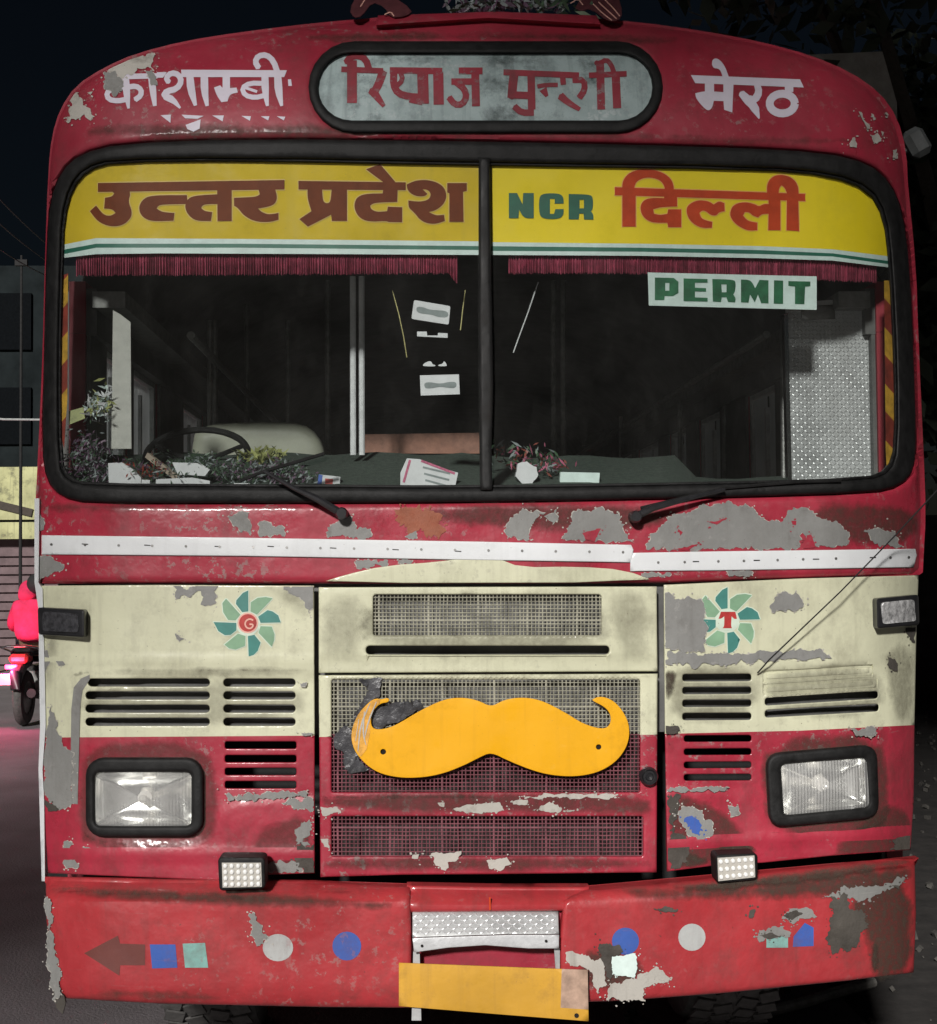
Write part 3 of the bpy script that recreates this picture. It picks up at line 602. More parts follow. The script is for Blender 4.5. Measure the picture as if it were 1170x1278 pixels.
arch = smoothpoly([(398, 728), (432, 717), (480, 706), (550, 701), (585, 695), (600, 689), (609, 689), (622, 697), (650, 708), (720, 707), (780, 711), (822, 727)], 1)
bpart('grille_arch', arch, M['cream'], off=.0045, th=.004, rnd=.003, grid=7)
# centre hatch
def rel_hatch(px, py): return -.006*(py > 819)*(py < 842) + .004*np.exp(-((py-819)/2.5)**2)
up_h = bpart('upper_grille_panel', [(398, 733), (820, 732), (821, 838), (398, 840)], M['cream'], holes=[rrect(466, 742, 751, 794, 4), rrect(457, 806, 761, 817, 5)], off=.014, th=.014, rnd=.005, grid=7, relief=rel_hatch)
lo_h = bpart('lower_grille_panel', [(398, 843), (821, 841), (820, 1089), (640, 1091), (500, 1092), (400, 1095)], [M['red'], M['cream']], holes=[rrect(414, 848, 799, 989, 3), rrect(414, 1019, 803, 1069, 3)], off=.014, th=.014, rnd=.006, grid=7,
             regions=[([(380, 820), (830, 820), (830, 917), (380, 920)], 1)])
def wire_mesh(x0, y0, x1, y1, pitch, thick, parent, off=.008, split=917, wob=.6):
    mb = MB(); rg = random.Random(int(x0+y0))
    def strip(a, b, w, dy):
        n = 4; xs = np.linspace(a[0], b[0], n); ys = np.linspace(a[1], b[1], n)
        if a[0] == b[0]: xs = xs+np.array([0, rg.uniform(-wob, wob), rg.uniform(-wob, wob), 0]); hx, hy = w/2, 0
        else: ys = ys+np.array([0, rg.uniform(-wob, wob), rg.uniform(-wob, wob), 0])*.5; hx, hy = 0, w/2
        p0 = P(xs-hx, ys-hy, off+dy); p1 = P(xs+hx, ys+hy, off+dy); pm = P(xs, ys, off+dy+.0012)
        V = list(p0)+list(pm)+list(p1); Fc = []
        for i in range(n-1):
            f1 = (i, i+1, n+i+1, n+i); f2 = (n+i, n+i+1, 2*n+i+1, 2*n+i)
            if a[0] == b[0]: f1 = f1[::-1]; f2 = f2[::-1]
            Fc += [f1, f2]
        mb.add(V, Fc, 0 if (ys[0]+ys[-1])/2 < split else 1)
    k = 0; x = x0
    while x <= x1:
        w = 2.4 if k % 13 == 2 else rg.uniform(1.15, 1.6)
        if y0 < split < y1: strip((x, y0), (x, split), w, 0); strip((x, split), (x, y1), w, 0)
        else: strip((x, y0), (x, y1), w, 0)
        x += pitch; k += 1
    y = y0; k = 0
    while y <= y1:
        strip((x0, y), (x1, y), 2.2 if k == thick else rg.uniform(1.1, 1.5), .0015); y += pitch; k += 1
    return mb.build('wire_mesh', [M['wire_cream'], M['wire_red']], parent, kind='stuff')
wire_mesh(464, 741, 753, 795, 4.75, 7, up_h, off=.004); wire_mesh(412, 847, 801, 991, 5.0, 7, lo_h, off=.004); wire_mesh(412, 1018, 805, 1071, 5.0, 3, lo_h, off=.004, split=500)
# black film behind the moustache
for pl in ([(447, 846), (478, 846), (476, 862), (470, 880), (520, 872), (528, 884), (500, 900), (470, 912), (440, 900), (452, 878), (462, 862)], [(415, 918), (430, 905), (440, 912), (448, 950), (460, 960), (440, 968), (428, 962), (430, 940), (416, 930)]):
    sheet('plastic_film', ragged(pl, 1.3, 4, 3), M['film_black'], off=.014, th=.001, grid=6, parent=lo_h, relief=lambda a, b: .004*np.sin(a*.5+b*.3)*np.sin(b*.4-a*.21))
# moustache
mou = [(486.3, 873.2), (483.6, 870.9), (476.4, 873.2), (472, 872), (465.6, 873), (456.7, 880.4), (446.8, 892), (440.5, 906.4), (438.4, 919), (440.5, 931.5), (446, 942.3), (458.5, 955.8), (472.8, 964.8), (490.8, 969.6), (510.5, 971.4), (535.7, 969.6), (559, 963.9), (582.3, 954), (600, 945), (613, 939),
       (635.4, 950), (664.9, 961.9), (688.5, 967.8), (718, 969.7), (745.5, 964.8), (767, 953), (780.9, 936.3), (786.4, 918.6), (784.8, 901), (776.9, 886.2), (767, 875.4), (755.3, 869.9), (745.5, 870), (739.6, 873.4), (741.5, 875.8), (753.3, 881.3), (761.2, 889), (763.2, 899), (760.2, 906.8), (753.3, 909.8), (741.5, 907.8), (725.8, 902), (710, 892), (694.4, 883.2), (678.6, 875.4), (661, 871), (643.2, 871), (627.5, 874.4),
       (613.4, 882.6), (596.7, 874), (577, 870.5), (557.2, 872.3), (535.7, 881.3), (517.7, 891.2), (499.8, 902), (487.2, 908.2), (472.8, 911), (465.6, 909), (463, 902.8), (463.9, 892), (469.2, 883), (476.4, 877.7), (484.5, 876.8)]
mo = bpart('moustache_emblem', soft(mou, 60, 2), M['mustard'], holes=[circ(478.5, 938.5, 3.6, 10), circ(747.5, 932.5, 3.4, 10)], off=.030, th=.005, rnd=.0015, grid=9)
for x, y in ((478.5, 938.5), (747.5, 932.5)): sheet('bolt', circ(x, y, 4.2, 10), M['hole'], off=.022, th=.004, grid=60, parent=mo)
sheet('worn_tape', [(475, 873), (466, 874), (457, 881), (447, 892), (441, 906), (439, 919), (441, 931), (450, 945), (458, 935), (462, 915), (462, 905), (462, 892), (468, 883), (474, 878)], M['tape'], off=.0312, th=.0006, grid=6, parent=mo)
for a in ([(462, 878), (450, 905), (447, 938)], [(455, 888), (453, 915), (457, 930)], [(448, 898), (444, 925)], [(470, 876), (460, 900), (455, 922)]):
    sheet('crease', stroke(a, (1.0, 2.2, .8)), M['bare_light'], off=.0325, th=0, grid=30, parent=mo)
# round lock
mb = MB(); c = P(810.0, 969.0, .02)
mb.lathe([(.0001, -.012), (.009, -.014), (.012, -.010), (.017, -.010), (.022, -.016), (.026, -.010), (.027, .0), (.027, .02)], c, 'Y', 20); mb.build('hatch_lock', M['plastic'], BUS, smooth=True)
# ---------------- flower logos
pet = [([(585, 165), (520, 195), (440, 285), (435, 330), (510, 430), (585, 420)], 0), ([(880, 262), (800, 245), (700, 255), (615, 310), (612, 420), (690, 460)], 1), ([(980, 555), (950, 470), (880, 420), (820, 405), (705, 485), (735, 560)], 0),
       ([(735, 600), (870, 605), (905, 700), (900, 770), (870, 850), (710, 680)], 1), ([(660, 705), (735, 800), (700, 900), (650, 950), (590, 970), (580, 720)], 0), ([(460, 690), (550, 720), (545, 840), (430, 885), (350, 870), (295, 825)], 1),
       ([(440, 560), (440, 650), (370, 705), (300, 710), (220, 660), (162, 550)], 0), ([(315, 265), (490, 460), (430, 530), (340, 525), (280, 430), (270, 320)], 1)]
def pinwheel(ox, oy, dx, dy, parent, letter):
    lab = 'painted pinwheel with the letter '+letter
    ps = []
    for poly, k in pet:
        poly = [(x+dx, y+dy) for x, y in poly]; p = zt([poly], ox, oy, 9.75)[0]; ps.append(p)
    h = sheet('pinwheel_emblem', halo(ps, 1.2)+[circ(ox+(580+dx)/9.75, oy+(568+dy)/9.75, 15.2, 20)], M['petal_edge'], off=.0052, th=0, grid=5, parent=parent, label=lab)
    for p, (_, k) in zip(ps, pet):
        q = np.array(p); n = len(q)
        sheet('petal', [tuple(a) for a in q], M['petal_light' if k else 'petal_dark'], off=.0060, th=0, grid=5, parent=parent)
    return h
pinwheel(250, 720, 0, 0, lp, 'G'); pinwheel(850, 720, -14, -38, rp, 'T')
sheet('emblem_disc', circ(250+580/9.75, 720+560/9.75, 13, 20), M['logo_pink'], off=.0062, th=0, grid=5, parent=lp)
sheet('emblem_letter', [circ(250+580/9.75, 720+560/9.75, 11.0, 20)], M['logo_red'], off=.0069, th=0, grid=5, parent=lp)
sheet('emblem_letter', zt(stroke([(645, 528), (605, 510), (560, 530), (543, 572), (560, 615), (605, 632), (640, 608), (642, 578), (600, 576)], 19), 250, 720, 9.75), M['logo_pink'], off=.0076, th=0, grid=5, parent=lp)
sheet('emblem_disc', circ(850+567/9.75, 720+525/9.75, 13.2, 20), M['petal_edge'], off=.0062, th=0, grid=5, parent=rp)
sheet('emblem_letter', zt([[(490, 425), (665, 425), (685, 510), (655, 515), (620, 480), (612, 600), (625, 625), (510, 625), (530, 600), (530, 480), (490, 510), (460, 510)]], 850, 720, 9.75), M['logo_red'], off=.0069, th=0, grid=5, parent=rp)
# ---------------- bare patches where the paint has come off
def inset(poly, d):
    p = np.asarray(poly, float); c = p.mean(0); t = np.roll(p, -1, 0)-np.roll(p, 1, 0); t /= np.linalg.norm(t, axis=1)[:, None]; n = np.stack([-t[:, 1], t[:, 0]], 1)
    s_ = np.where(inside(p, p+n*d*1.0), 1, -1)[:, None]; return p+n*d*s_
CLIP = {shell.name: inset(resample(smoothpoly(shell_out, 1), 12), 2.2), lp.name: inset(resample(lp_out, 12), 1.2), rp.name: inset(resample(rp_out, 12), 1.2)}
def patches(parent, lst, off, mat='bare', under='bare_light', amp=1.5, grow=1.6, scl=None):
    for i, (o, s, poly) in enumerate(lst):
        p = [(o[0]+x/s, o[1]+y/s) for x, y in poly]; sd_ = int(abs(p[0][0]*7+p[0][1]*3)); rg = np.random.default_rng(sd_+1)
        r = ragged(p, amp, 2.2, sd_); c = r.mean(0); size = np.linalg.norm(r-c, axis=1).mean()
        sp = []
        for k in range(int(min(34, 4+size*.9))):
            q = r[rg.integers(len(r))]; d = q-c; d = d/(np.linalg.norm(d)+1e-6); q = q+d*rg.gamma(1.4, 2.2)+rg.normal(size=2)*1.5; e = rg.uniform(.35, 1.5)
            sp.append([tuple(q+np.array([math.cos(a_)*e*rg.uniform(.5, 1.5), math.sin(a_)*e*rg.uniform(.5, 1.2)])) for a_ in np.linspace(0, 2*math.pi, 6)[:-1]])
        if under:
            d = r-c; L_ = np.linalg.norm(d, axis=1)[:, None]+1e-6; g = r+d/L_*(grow*rg.uniform(-.4, 1.0, (len(r), 1)))
            sheet('bare_patch', [g]+sp, M[under], off=off, th=0, grid=7, parent=parent, clip=CLIP.get(parent.name), kind='stuff')
            sheet('bare_patch', r, M[mat], off=off+.0007, th=0, grid=7, parent=parent, clip=CLIP.get(parent.name), kind='stuff')
        else: sheet('bare_patch', [r]+sp, M[mat], off=off+.0007, th=0, grid=7, parent=parent, clip=CLIP.get(parent.name), kind='stuff')
Z1, Z2, Z3, Z4, Z5, Z6, ZA, ZB = ((0, 620), 2.925), ((370, 620), 2.4375), ((800, 620), 3.162), ((0, 900), 2.925), ((370, 900), 2.4375), ((800, 900), 3.162), ((80, 50), 3.9), ((320, 560), 3.656)
def z(Z, poly): return (Z[0], Z[1], poly)
patches(shell, [z(ZA, [(190, 205), (200, 160), (240, 150), (280, 175), (285, 240), (240, 262), (205, 232)]), z(ZA, [(400, 150), (430, 145), (455, 180), (450, 212), (428, 214), (415, 190)])], .0022, 'bare', 'bare_light')
patches(shell, [z(ZA, [(200, 150), (250, 105), (330, 75), (390, 62), (442, 62), (430, 110), (440, 150), (400, 130), (330, 170), (290, 180), (245, 145)]), z(ZA, [(0, 285), (18, 240), (45, 232), (80, 270), (95, 315), (130, 345), (150, 390), (130, 395), (95, 372), (50, 372), (20, 398), (10, 380), (40, 310)]), z(ZA, [(110, 255), (140, 248), (130, 268)]),
                z(((1060, 40), 4.26), [(140, 330), (160, 325), (205, 360), (190, 372), (150, 358)]), z(((1060, 40), 4.26), [(225, 400), (245, 405), (250, 440), (232, 436)]), z(((1060, 40), 4.26), [(50, 420), (65, 425), (75, 470), (110, 490), (120, 518), (98, 512), (85, 480)]), z(((1060, 40), 4.26), [(118, 430), (132, 432), (145, 465), (130, 470)]),
                z(((1060, 40), 4.26), [(112, 545), (150, 540), (175, 580), (150, 590), (125, 575)]), z(((1060, 40), 4.26), [(230, 625), (255, 622), (258, 668), (232, 668)]), z(((1060, 40), 4.26), [(0, 590), (30, 560), (45, 615), (0, 612)]), z(((1060, 40), 4.26), [(190, 430), (212, 420), (208, 445)]), z(((1060, 40), 4.26), [(168, 520), (190, 530), (180, 556)])], .0018, 'bare_light', None)
patches(shell, [z(Z1, [(825, 70), (880, 50), (905, 60), (915, 140), (880, 135), (850, 90)]), z(Z1, [(940, 100), (975, 80), (1000, 110), (1030, 100), (1035, 143), (950, 143)]), z(Z1, [(140, 218), (185, 216), (225, 260), (190, 290), (132, 300)]), z(Z1, [(142, 60), (160, 80), (158, 120), (140, 125)]),
                z(ZB, [(325, 402), (330, 360), (380, 330), (430, 300), (455, 340), (460, 370), (500, 362), (525, 390), (510, 408)]), z(ZB, [(680, 402), (700, 382), (730, 375), (737, 410), (700, 415)]), z(ZB, [(450, 512), (520, 505), (560, 520), (600, 510), (590, 530), (500, 545), (455, 550)]), z(ZB, [(640, 505), (715, 507), (700, 530), (650, 528)]),
                z(Z2, [(640, 130), (640, 85), (670, 45), (720, 38), (755, 50), (720, 75), (710, 130)]), z(Z2, [(760, 60), (790, 40), (800, 70), (780, 85)]), z(Z2, [(808, 130), (850, 50), (930, 30), (990, 60), (1000, 110), (1025, 138), (970, 132), (900, 134)]),
                z(Z3, [(25, 205), (60, 130), (120, 70), (180, 70), (250, 30), (340, 25), (420, 30), (460, 60), (480, 95), (560, 90), (600, 40), (660, 40), (700, 80), (770, 110), (820, 140), (820, 195), (700, 200), (640, 150), (630, 200), (300, 205), (200, 210)]), z(Z3, [(880, 135), (1000, 130), (1020, 165), (1040, 200), (940, 190)]), z(Z3, [(340, 292), (445, 290), (440, 312), (350, 312)]), z(Z3, [(0, 300), (120, 303), (110, 318), (0, 314)])], .0014, 'bare', 'bare_light')
patches(shell, [z(Z3, [(655, 152), (672, 150), (685, 196), (645, 200)]), z(Z3, [(270, 100), (340, 85), (300, 108)]), z(Z3, [(118, 210), (225, 188), (180, 212)]), z(Z3, [(150, 130), (165, 140), (155, 155)]), z(Z3, [(595, 95), (615, 95), (612, 112), (598, 110)]), z(Z2, [(870, 110), (925, 98), (905, 135), (880, 128)])], .0026, 'red', None, .5)
patches(shell, [z(ZB, [(640, 300), (660, 265), (800, 265), (835, 310), (830, 380), (780, 400), (700, 375), (650, 345)])], .0012, 'rust', None, 3.2)
patches(lp, [z(Z1, [(628, 320), (680, 345), (735, 320), (795, 322), (785, 390), (735, 390), (730, 350), (690, 362), (650, 365)]), z(Z1, [(1030, 320), (1145, 320), (1148, 390), (1130, 430), (1110, 380), (1030, 345)]), z(Z1, [(205, 600), (222, 590), (238, 612), (215, 616)]), z(Z1, [(155, 560), (175, 560), (182, 600), (165, 640), (155, 630)]), z(Z1, [(1095, 680), (1120, 676), (1118, 694), (1100, 692)]), z(Z1, [(640, 500), (672, 518), (655, 528)]), z(Z1, [(1100, 862), (1145, 862), (1140, 874), (1105, 872)]),
             z(Z4, [(165, 0), (190, -60), (205, 0), (215, 60), (260, 120), (268, 300), (200, 320), (172, 290), (158, 200)]), z(Z4, [(225, 520), (232, 440), (258, 440), (268, 480), (285, 530), (250, 538)]), z(Z4, [(830, 272), (1000, 262), (1115, 258), (1120, 275), (1000, 285), (840, 290)]), z(Z4, [(1035, 300), (1140, 285), (1145, 325), (1070, 325)]), z(Z4, [(1070, 400), (1100, 370), (1140, 370), (1140, 400), (1110, 440), (1130, 450), (1080, 455)]), z(Z4, [(970, 530), (1060, 505), (1100, 520), (1095, 550), (985, 555)]), z(Z4, [(670, 480), (700, 465), (735, 470), (705, 486)]), z(Z4, [(300, 462), (345, 465), (330, 478)])], .0056, 'bare', 'bare_light')
patches(lp, [z(Z4, [(1090, 460), (1145, 450), (1148, 560), (1110, 555), (1075, 500)]), z(Z4, [(165, 290), (210, 318), (215, 322), (175, 330)])], .0070, 'bare_dark', None, 2)
sheet('bare_seam', [(112, 842), (101, 847), (92, 858), (89, 885), (88, 960), (90, 1003), (97, 1004), (98, 960), (100, 885), (103, 862), (112, 848)], M['bare'], off=.0052, th=0, grid=6, parent=lp)
patches(rp, [z(Z3, [(90, 385), (110, 380), (170, 405), (210, 400), (250, 430), (260, 500), (250, 605), (180, 612), (100, 600), (90, 500)]), z(Z3, [(95, 650), (110, 617), (350, 622), (610, 607), (720, 605), (750, 635), (640, 640), (500, 650), (350, 660), (120, 664)]), z(Z3, [(525, 400), (560, 375), (610, 380), (635, 410), (635, 435), (560, 450), (525, 450)])], .0080, 'bare', 'bare_light')
patches(rp, [z(Z3, [(1050, 520), (1082, 520), (1084, 575), (1065, 560)]), z(Z3, [(92, 905), (150, 905), (150, 935), (100, 940)]), z(Z3, [(975, 620), (1005, 640), (1015, 690), (985, 680)]), z(Z6, [(100, 20), (150, 15), (145, 40), (105, 45)]), z(Z6, [(120, 290), (160, 290), (150, 340), (125, 400), (200, 500), (180, 560), (120, 580), (105, 400)]), z(Z6, [(1000, 470), (1070, 430), (1075, 510), (980, 520)])], .0068, 'bare_dark', None, 2)
patches(rp, [z(Z6, [(125, 365), (170, 340), (240, 360), (290, 410), (280, 450), (235, 480), (200, 460), (170, 410)]), z(Z6, [(345, 340), (385, 335), (390, 370), (355, 378)]), z(Z6, [(830, 30), (935, 20), (935, 60), (900, 65), (850, 50)]), z(Z6, [(100, 265), (350, 262), (330, 272), (110, 278)])], .0076, 'bare', 'bare_light')
patches(rp, [z(Z6, [(165, 380), (215, 380), (250, 430), (240, 455), (205, 440)])], .0090, 'blue', None, 1.5)
patches(lo_h, [z(Z5, [(75, 262), (130, 258), (135, 280), (80, 288)]), z(Z5, [(480, 268), (540, 250), (620, 248), (632, 272), (560, 282)]), z(Z5, [(720, 272), (770, 250), (812, 262), (805, 276)]), z(Z5, [(690, 228), (780, 221), (980, 225), (940, 234), (700, 235)]), z(Z5, [(410, 405), (500, 398), (495, 420), (460, 430), (455, 455), (425, 440)]), z(Z5, [(580, 425), (640, 415), (655, 435), (620, 452), (590, 445)]), z(Z5, [(350, 406), (374, 406), (370, 420), (352, 418)]), z(Z5, [(430, 250), (452, 248), (450, 262), (434, 262)]), z(Z5, [(75, 360), (100, 356), (104, 390), (85, 385)]), z(Z5, [(655, 245), (705, 240), (700, 252), (660, 254)]), z(Z5, [(820, 270), (850, 270), (846, 277), (822, 277)])], .0152, 'bare_light', None, .9)
# ---------------- headlamps
def headlamp(outer, inner, lensq, parent, depth=.085):
    hb = bpart('headlamp', outer, M['rubber'], holes=[inner], off=.022, th=.05, rnd=.012, grid=6)
    q = np.array(lensq, float); c = q.mean(0)
    # reflector bowl: rounded-rectangular mouth narrowing to the bulb
    rings = []; mouth = np.array(inner, float); n = len(mouth)
    for k, (s, dpt) in enumerate(((1.0, 0), (.93, .022), (.80, .045), (.60, .064), (.36, .076), (.12, .083))):
        p = c+(mouth-c)*s
        if k > 2: rad = np.linalg.norm(p-c, axis=1).mean(); p = .5*p+.5*(c+(p-c)/np.linalg.norm(p-c, axis=1)[:, None]*rad)
        rings.append(P(p[:, 0], p[:, 1], .004-dpt))
    V = np.vstack(rings); Fc = []
    for k in range(len(rings)-1):
        for i in range(n): Fc.append((k*n+i, (k+1)*n+i, (k+1)*n+(i+1) % n, k*n+(i+1) % n))
    Fc.append(tuple((len(rings)-1)*n+i for i in range(n)))
    mk('reflector', V, Fc, M['reflector'], hb, smooth=True, angle=50)
    b = MB(); cc = P(c[0], c[1], -.035); b.sphere(cc, .012, 12, 0, (1, 1.3, 1)); b.lathe([(.0001, .028), (.02, .028), (.02, .05), (.010, .05)], cc-np.array([0, -.0, 0]), 'Y', 14, 0); b.build('bulb', M['bulb'], hb, smooth=True)
    lens = sheet('lens', inner, M['lens'], off=.006, th=0, grid=5, parent=hb, relief=lambda a, b_: .008*(1-((a-c[0])/70)**2-((b_-c[1])/42)**2))
    return hb
m, t, bs = nt('lamp_reflector'); bs.inputs['Metallic'].default_value = 1; bs.inputs['Base Color'].default_value = (.92, .92, .90, 1); bs.inputs['Roughness'].default_value = .2
bump(t, noise(t, 30, 3, .5, coord(t)), .25, .004, bs); M['reflector'] = m
M['bulb'] = plain('bulb_glass', (.75, .72, .68), .15, .3, var=.05, bmp=0)
m = glassy('lamp_lens', (.95, .96, .95), .08, .23, streak=0, film_col=(.86, .86, .84)); t = m.node_tree; wv = t.nodes.new('ShaderNodeTexWave'); wv.inputs['Scale'].default_value = 34; wv.bands_direction = 'X'; t.links.new(coord(t), wv.inputs[0])  # pale film lightens the lens in place of its reflections
bb = t.nodes.new('ShaderNodeBump'); bb.inputs['Strength'].default_value = .7; bb.inputs['Distance'].default_value = .004; t.links.new(wv.outputs[1], bb.inputs['Height'])
for nd in t.nodes:
    if nd.bl_idname in ('ShaderNodeBsdfGlossy', 'ShaderNodeBsdfDiffuse'): t.links.new(bb.outputs[0], nd.inputs['Normal'])
M['lens'] = m
h1 = headlamp(rrect(107, 946, 254, 1045, 22), rrect(118, 964, 239, 1031, 7), rrect(118, 964, 239, 1031, 5), BUS)
h2 = headlamp(rquad([(956, 941), (1095, 929), (1098, 1021), (961, 1034)], 20), rquad([(975, 954), (1082, 946), (1086, 1007), (979, 1018)], 7), [(975, 954), (1082, 946), (1086, 1007), (979, 1018)], BUS)
# side indicator lamps
def indicator(quad, lensq, mirror):
    hb = bpart('indicator_lamp', rquad(quad, 4), M['plastic'], off=.045, th=.06, rnd=.008, grid=7)
    sheet('lens', rquad(lensq, 5), M['ind_lens'], off=.050, th=.004, rnd=.003, grid=6, parent=hb, relief=lambda a, b: .004*np.sin((b-740)*.13)+.002*np.sin(a*1.1))
    return hb
M['ind_lens'] = plain('indicator_lens', (.05, .05, .055), .12, .1, var=.6, bmp=.35, sc=60)
indicator([(47, 758), (106, 761), (106, 796), (48, 792)], [(53, 763), (98, 766), (98, 790), (53, 788)], 0)
M['ind_lens'] = plain('indicator_lens_sheen', (.42, .42, .42), .12, .1, var=.7, bmp=.6, sc=50)  # pale grey stands in for the silver reflection of this lens
indicator([(1094, 747), (1147, 742), (1148, 780), (1095, 785)], [(1100, 752), (1142, 748), (1143, 775), (1101, 779)], 1)
# small lamps with a grid of white diodes
M['diode'] = plain('white_diode', (.80, .80, .78), .2, 0, var=.05, bmp=0)
def ledlamp(quad, nx, ny, house):
    hb = bpart('diode_lamp', rquad(house, 6), M['rubber'], off=.115, th=.07, rnd=.007, grid=7)
    a, b, c, d = [np.array(v, float) for v in quad]
    face = sheet('diode_plate', [tuple(v) for v in (a, b, c, d)], M['bare_light'], off=.117, th=.003, grid=20, parent=hb)
    for j in range(ny):
        for i in range(nx):
            u, v = (i+.5)/nx, (j+.5)/ny; p = (a*(1-u)+b*u)*(1-v)+(d*(1-u)+c*u)*v; w = P(p[0], p[1], .118); MB().sphere(w, .0068, 8, 0, (1, .8, 1)).build('diode', M['diode'], hb, smooth=True)
ledlamp([(277, 1077), (326, 1077), (327, 1107), (278, 1108)], 6, 4, [(272, 1070), (331, 1070), (332, 1109), (274, 1112)])
ledlamp([(896, 1071), (942, 1068), (943, 1095), (897, 1100)], 6, 3, [(893, 1067), (946, 1065), (946, 1098), (895, 1103)])
# ---------------- bumper
def rel_bump(px, py): return -.075*np.clip((1128-(np.maximum(px-735, 0)*.075)-py)/26, 0, 1)**1.6 - .02*np.clip((py-1225)/30, 0, 1)**2 - .012*np.exp(-((py-1137+np.maximum(px-735, 0)*.07)/4)**2)*0
bl = bpart('bumper', [(57, 1094), (200, 1098), (400, 1100), (512, 1107), (514, 1180), (512, 1258), (400, 1257), (200, 1253), (76, 1246), (66, 1200), (58, 1150)], M['red_bumper'], off=.10, th=.10, rnd=.012, grid=7, relief=rel_bump)
br_ = bpart('bumper', [(730, 1112), (800, 1105), (950, 1089), (1142, 1068), (1144, 1140), (1141, 1214), (1060, 1224), (900, 1240), (780, 1249), (700, 1252), (698, 1180), (704, 1124)], M['red_bumper'], off=.10, th=.10, rnd=.012, grid=7, relief=rel_bump)
bpart('bumper_ledge', [(508, 1105), (610, 1107), (736, 1107), (734, 1139), (700, 1137), (510, 1139)], M['red_bumper'], off=.094, th=.10, rnd=.01, grid=7, relief=lambda a, b: -.05*np.clip((1130-b)/18, 0, 1)**1.5)
bpart('bumper_recess', [(505, 1136), (705, 1136), (705, 1250), (505, 1250)], M['red_shaded'], off=.06, th=.02, grid=14)  # darker red stands for the shadow in the recess
bpart('orange_mark', [(610.5, 1120), (612.5, 1120), (613, 1136), (611, 1136)], M['orange_letter'], off=.100, th=.002, grid=30, parent=BUS)
for poly, mt in (([(105, 1190), (147, 1168), (150, 1178), (181, 1179), (181, 1205), (150, 1205), (149, 1218)], 'brown_sticker'), ([(187, 1179), (219, 1179), (221.5, 1208), (190, 1209)], 'blue'), ([(228, 1178), (256, 1177), (260, 1208), (231, 1208)], 'teal'), (circ(347, 1183, 19, 24, 17), 'grey_sticker'), (circ(433, 1181, 18, 24), 'blue')):
    sheet('sticker', poly, M[mt], off=.1012, th=.0006, grid=7, parent=bl)
for poly, mt in ((circ(781, 1175, 17, 24), 'blue'), (circ(864, 1170, 17, 24), 'grey_sticker'), ([(957, 1166), (984, 1168), (984, 1183), (957, 1183)], 'teal'), ([(990, 1182), (991, 1169), (1005, 1152), (1016, 1158), (1016, 1181)], 'blue')):
    sheet('sticker', poly, M[mt], off=.1012, th=.0006, grid=7, parent=br_)
patches(bl, [z(Z4, [(915, 705), (935, 700), (945, 750), (975, 790), (940, 815), (920, 780)]), z(Z4, [(162, 640), (188, 655), (190, 760), (210, 900), (230, 1000), (195, 1020), (172, 860)])], .1030, 'bare', 'bare_light')
patches(br_, [z(Z6, [(720, 690), (790, 660), (900, 650), (1040, 610), (1050, 640), (930, 680), (900, 720), (840, 700)]), z(Z6, [(560, 780), (590, 740), (650, 745), (700, 770), (610, 790), (600, 800)]), z(Z6, [(465, 820), (560, 810), (580, 850), (500, 860), (470, 870)])], .1026, 'bare', None, 2.0)
patches(br_, [z(Z6, [(745, 690), (800, 680), (830, 740), (890, 760), (880, 840), (840, 900), (780, 915), (730, 880), (740, 800), (760, 740)]), z(Z6, [(560, 770), (600, 745), (640, 760), (600, 785)]), z(Z6, [(990, 650), (1020, 645), (1020, 665)]), z(Z6, [(425, 745), (455, 742), (450, 775), (430, 775)]), z(Z6, [(50, 740), (100, 735), (145, 750), (100, 755)]), z(Z6, [(470, 845), (520, 840), (560, 850), (500, 862)])], .1036, 'bare_dark', None, 2.2)
patches(br_, [z(Z5, [(820, 700), (860, 706), (935, 722), (942, 800), (912, 825), (900, 765), (830, 740)]), z(Z5, [(945, 850), (955, 800), (1000, 790), (1050, 775), (1110, 750), (1132, 785), (1055, 805), (1058, 850)]), z(Z6, [(0, 1010), (60, 975), (120, 1015), (90, 1035), (0, 1060)])], .1028, 'bare_light', None, 1.4)
patches(br_, [z(Z5, [(958, 715), (1030, 705), (1042, 740), (1028, 780), (958, 772)])], .1042, 'film_white', None, .8)
patches(br_, [z(Z5, [(920, 680), (985, 680), (1000, 705), (960, 715), (955, 790), (940, 760)])], .1048, 'bare_dark', None, 1.0)
def stain_mat():
    m, t, bs = nt('grime_stain'); c = coord(t); at = t.nodes.new('ShaderNodeAttribute'); at.attribute_name = 'edge'; st_ = t.nodes.new('ShaderNodeAttribute'); st_.attribute_name = 'strength'
    n = noise(t, 14, 10, .72, c); n2 = noise(t, 60, 6, .7, c); ad = t.nodes.new('ShaderNodeMath'); ad.operation = 'MULTIPLY_ADD'; ad.inputs[1].default_value = .62; t.links.new(at.outputs['Fac'], ad.inputs[0]); t.links.new(n, ad.inputs[2])
    al = ramp(t, ad.outputs[0], .58, 0, .98, 1); ml = t.nodes.new('ShaderNodeMath'); ml.operation = 'MULTIPLY'; t.links.new(al, ml.inputs[0]); t.links.new(st_.outputs['Fac'], ml.inputs[1])
    m3 = t.nodes.new('ShaderNodeMath'); m3.operation = 'MULTIPLY'; t.links.new(ml.outputs[0], m3.inputs[0]); t.links.new(ramp(t, n2, .3, .55, .6, 1), m3.inputs[1]); t.links.new(m3.outputs[0], bs.inputs['Alpha'])
    t.links.new(mix(t, n2, (.030, .022, .018), (.085, .065, .048)), bs.inputs['Base Color']); bs.inputs['Roughness'].default_value = .75; bs.inputs['Specular IOR Level'].default_value = .2; return m
M['stain'] = stain_mat()
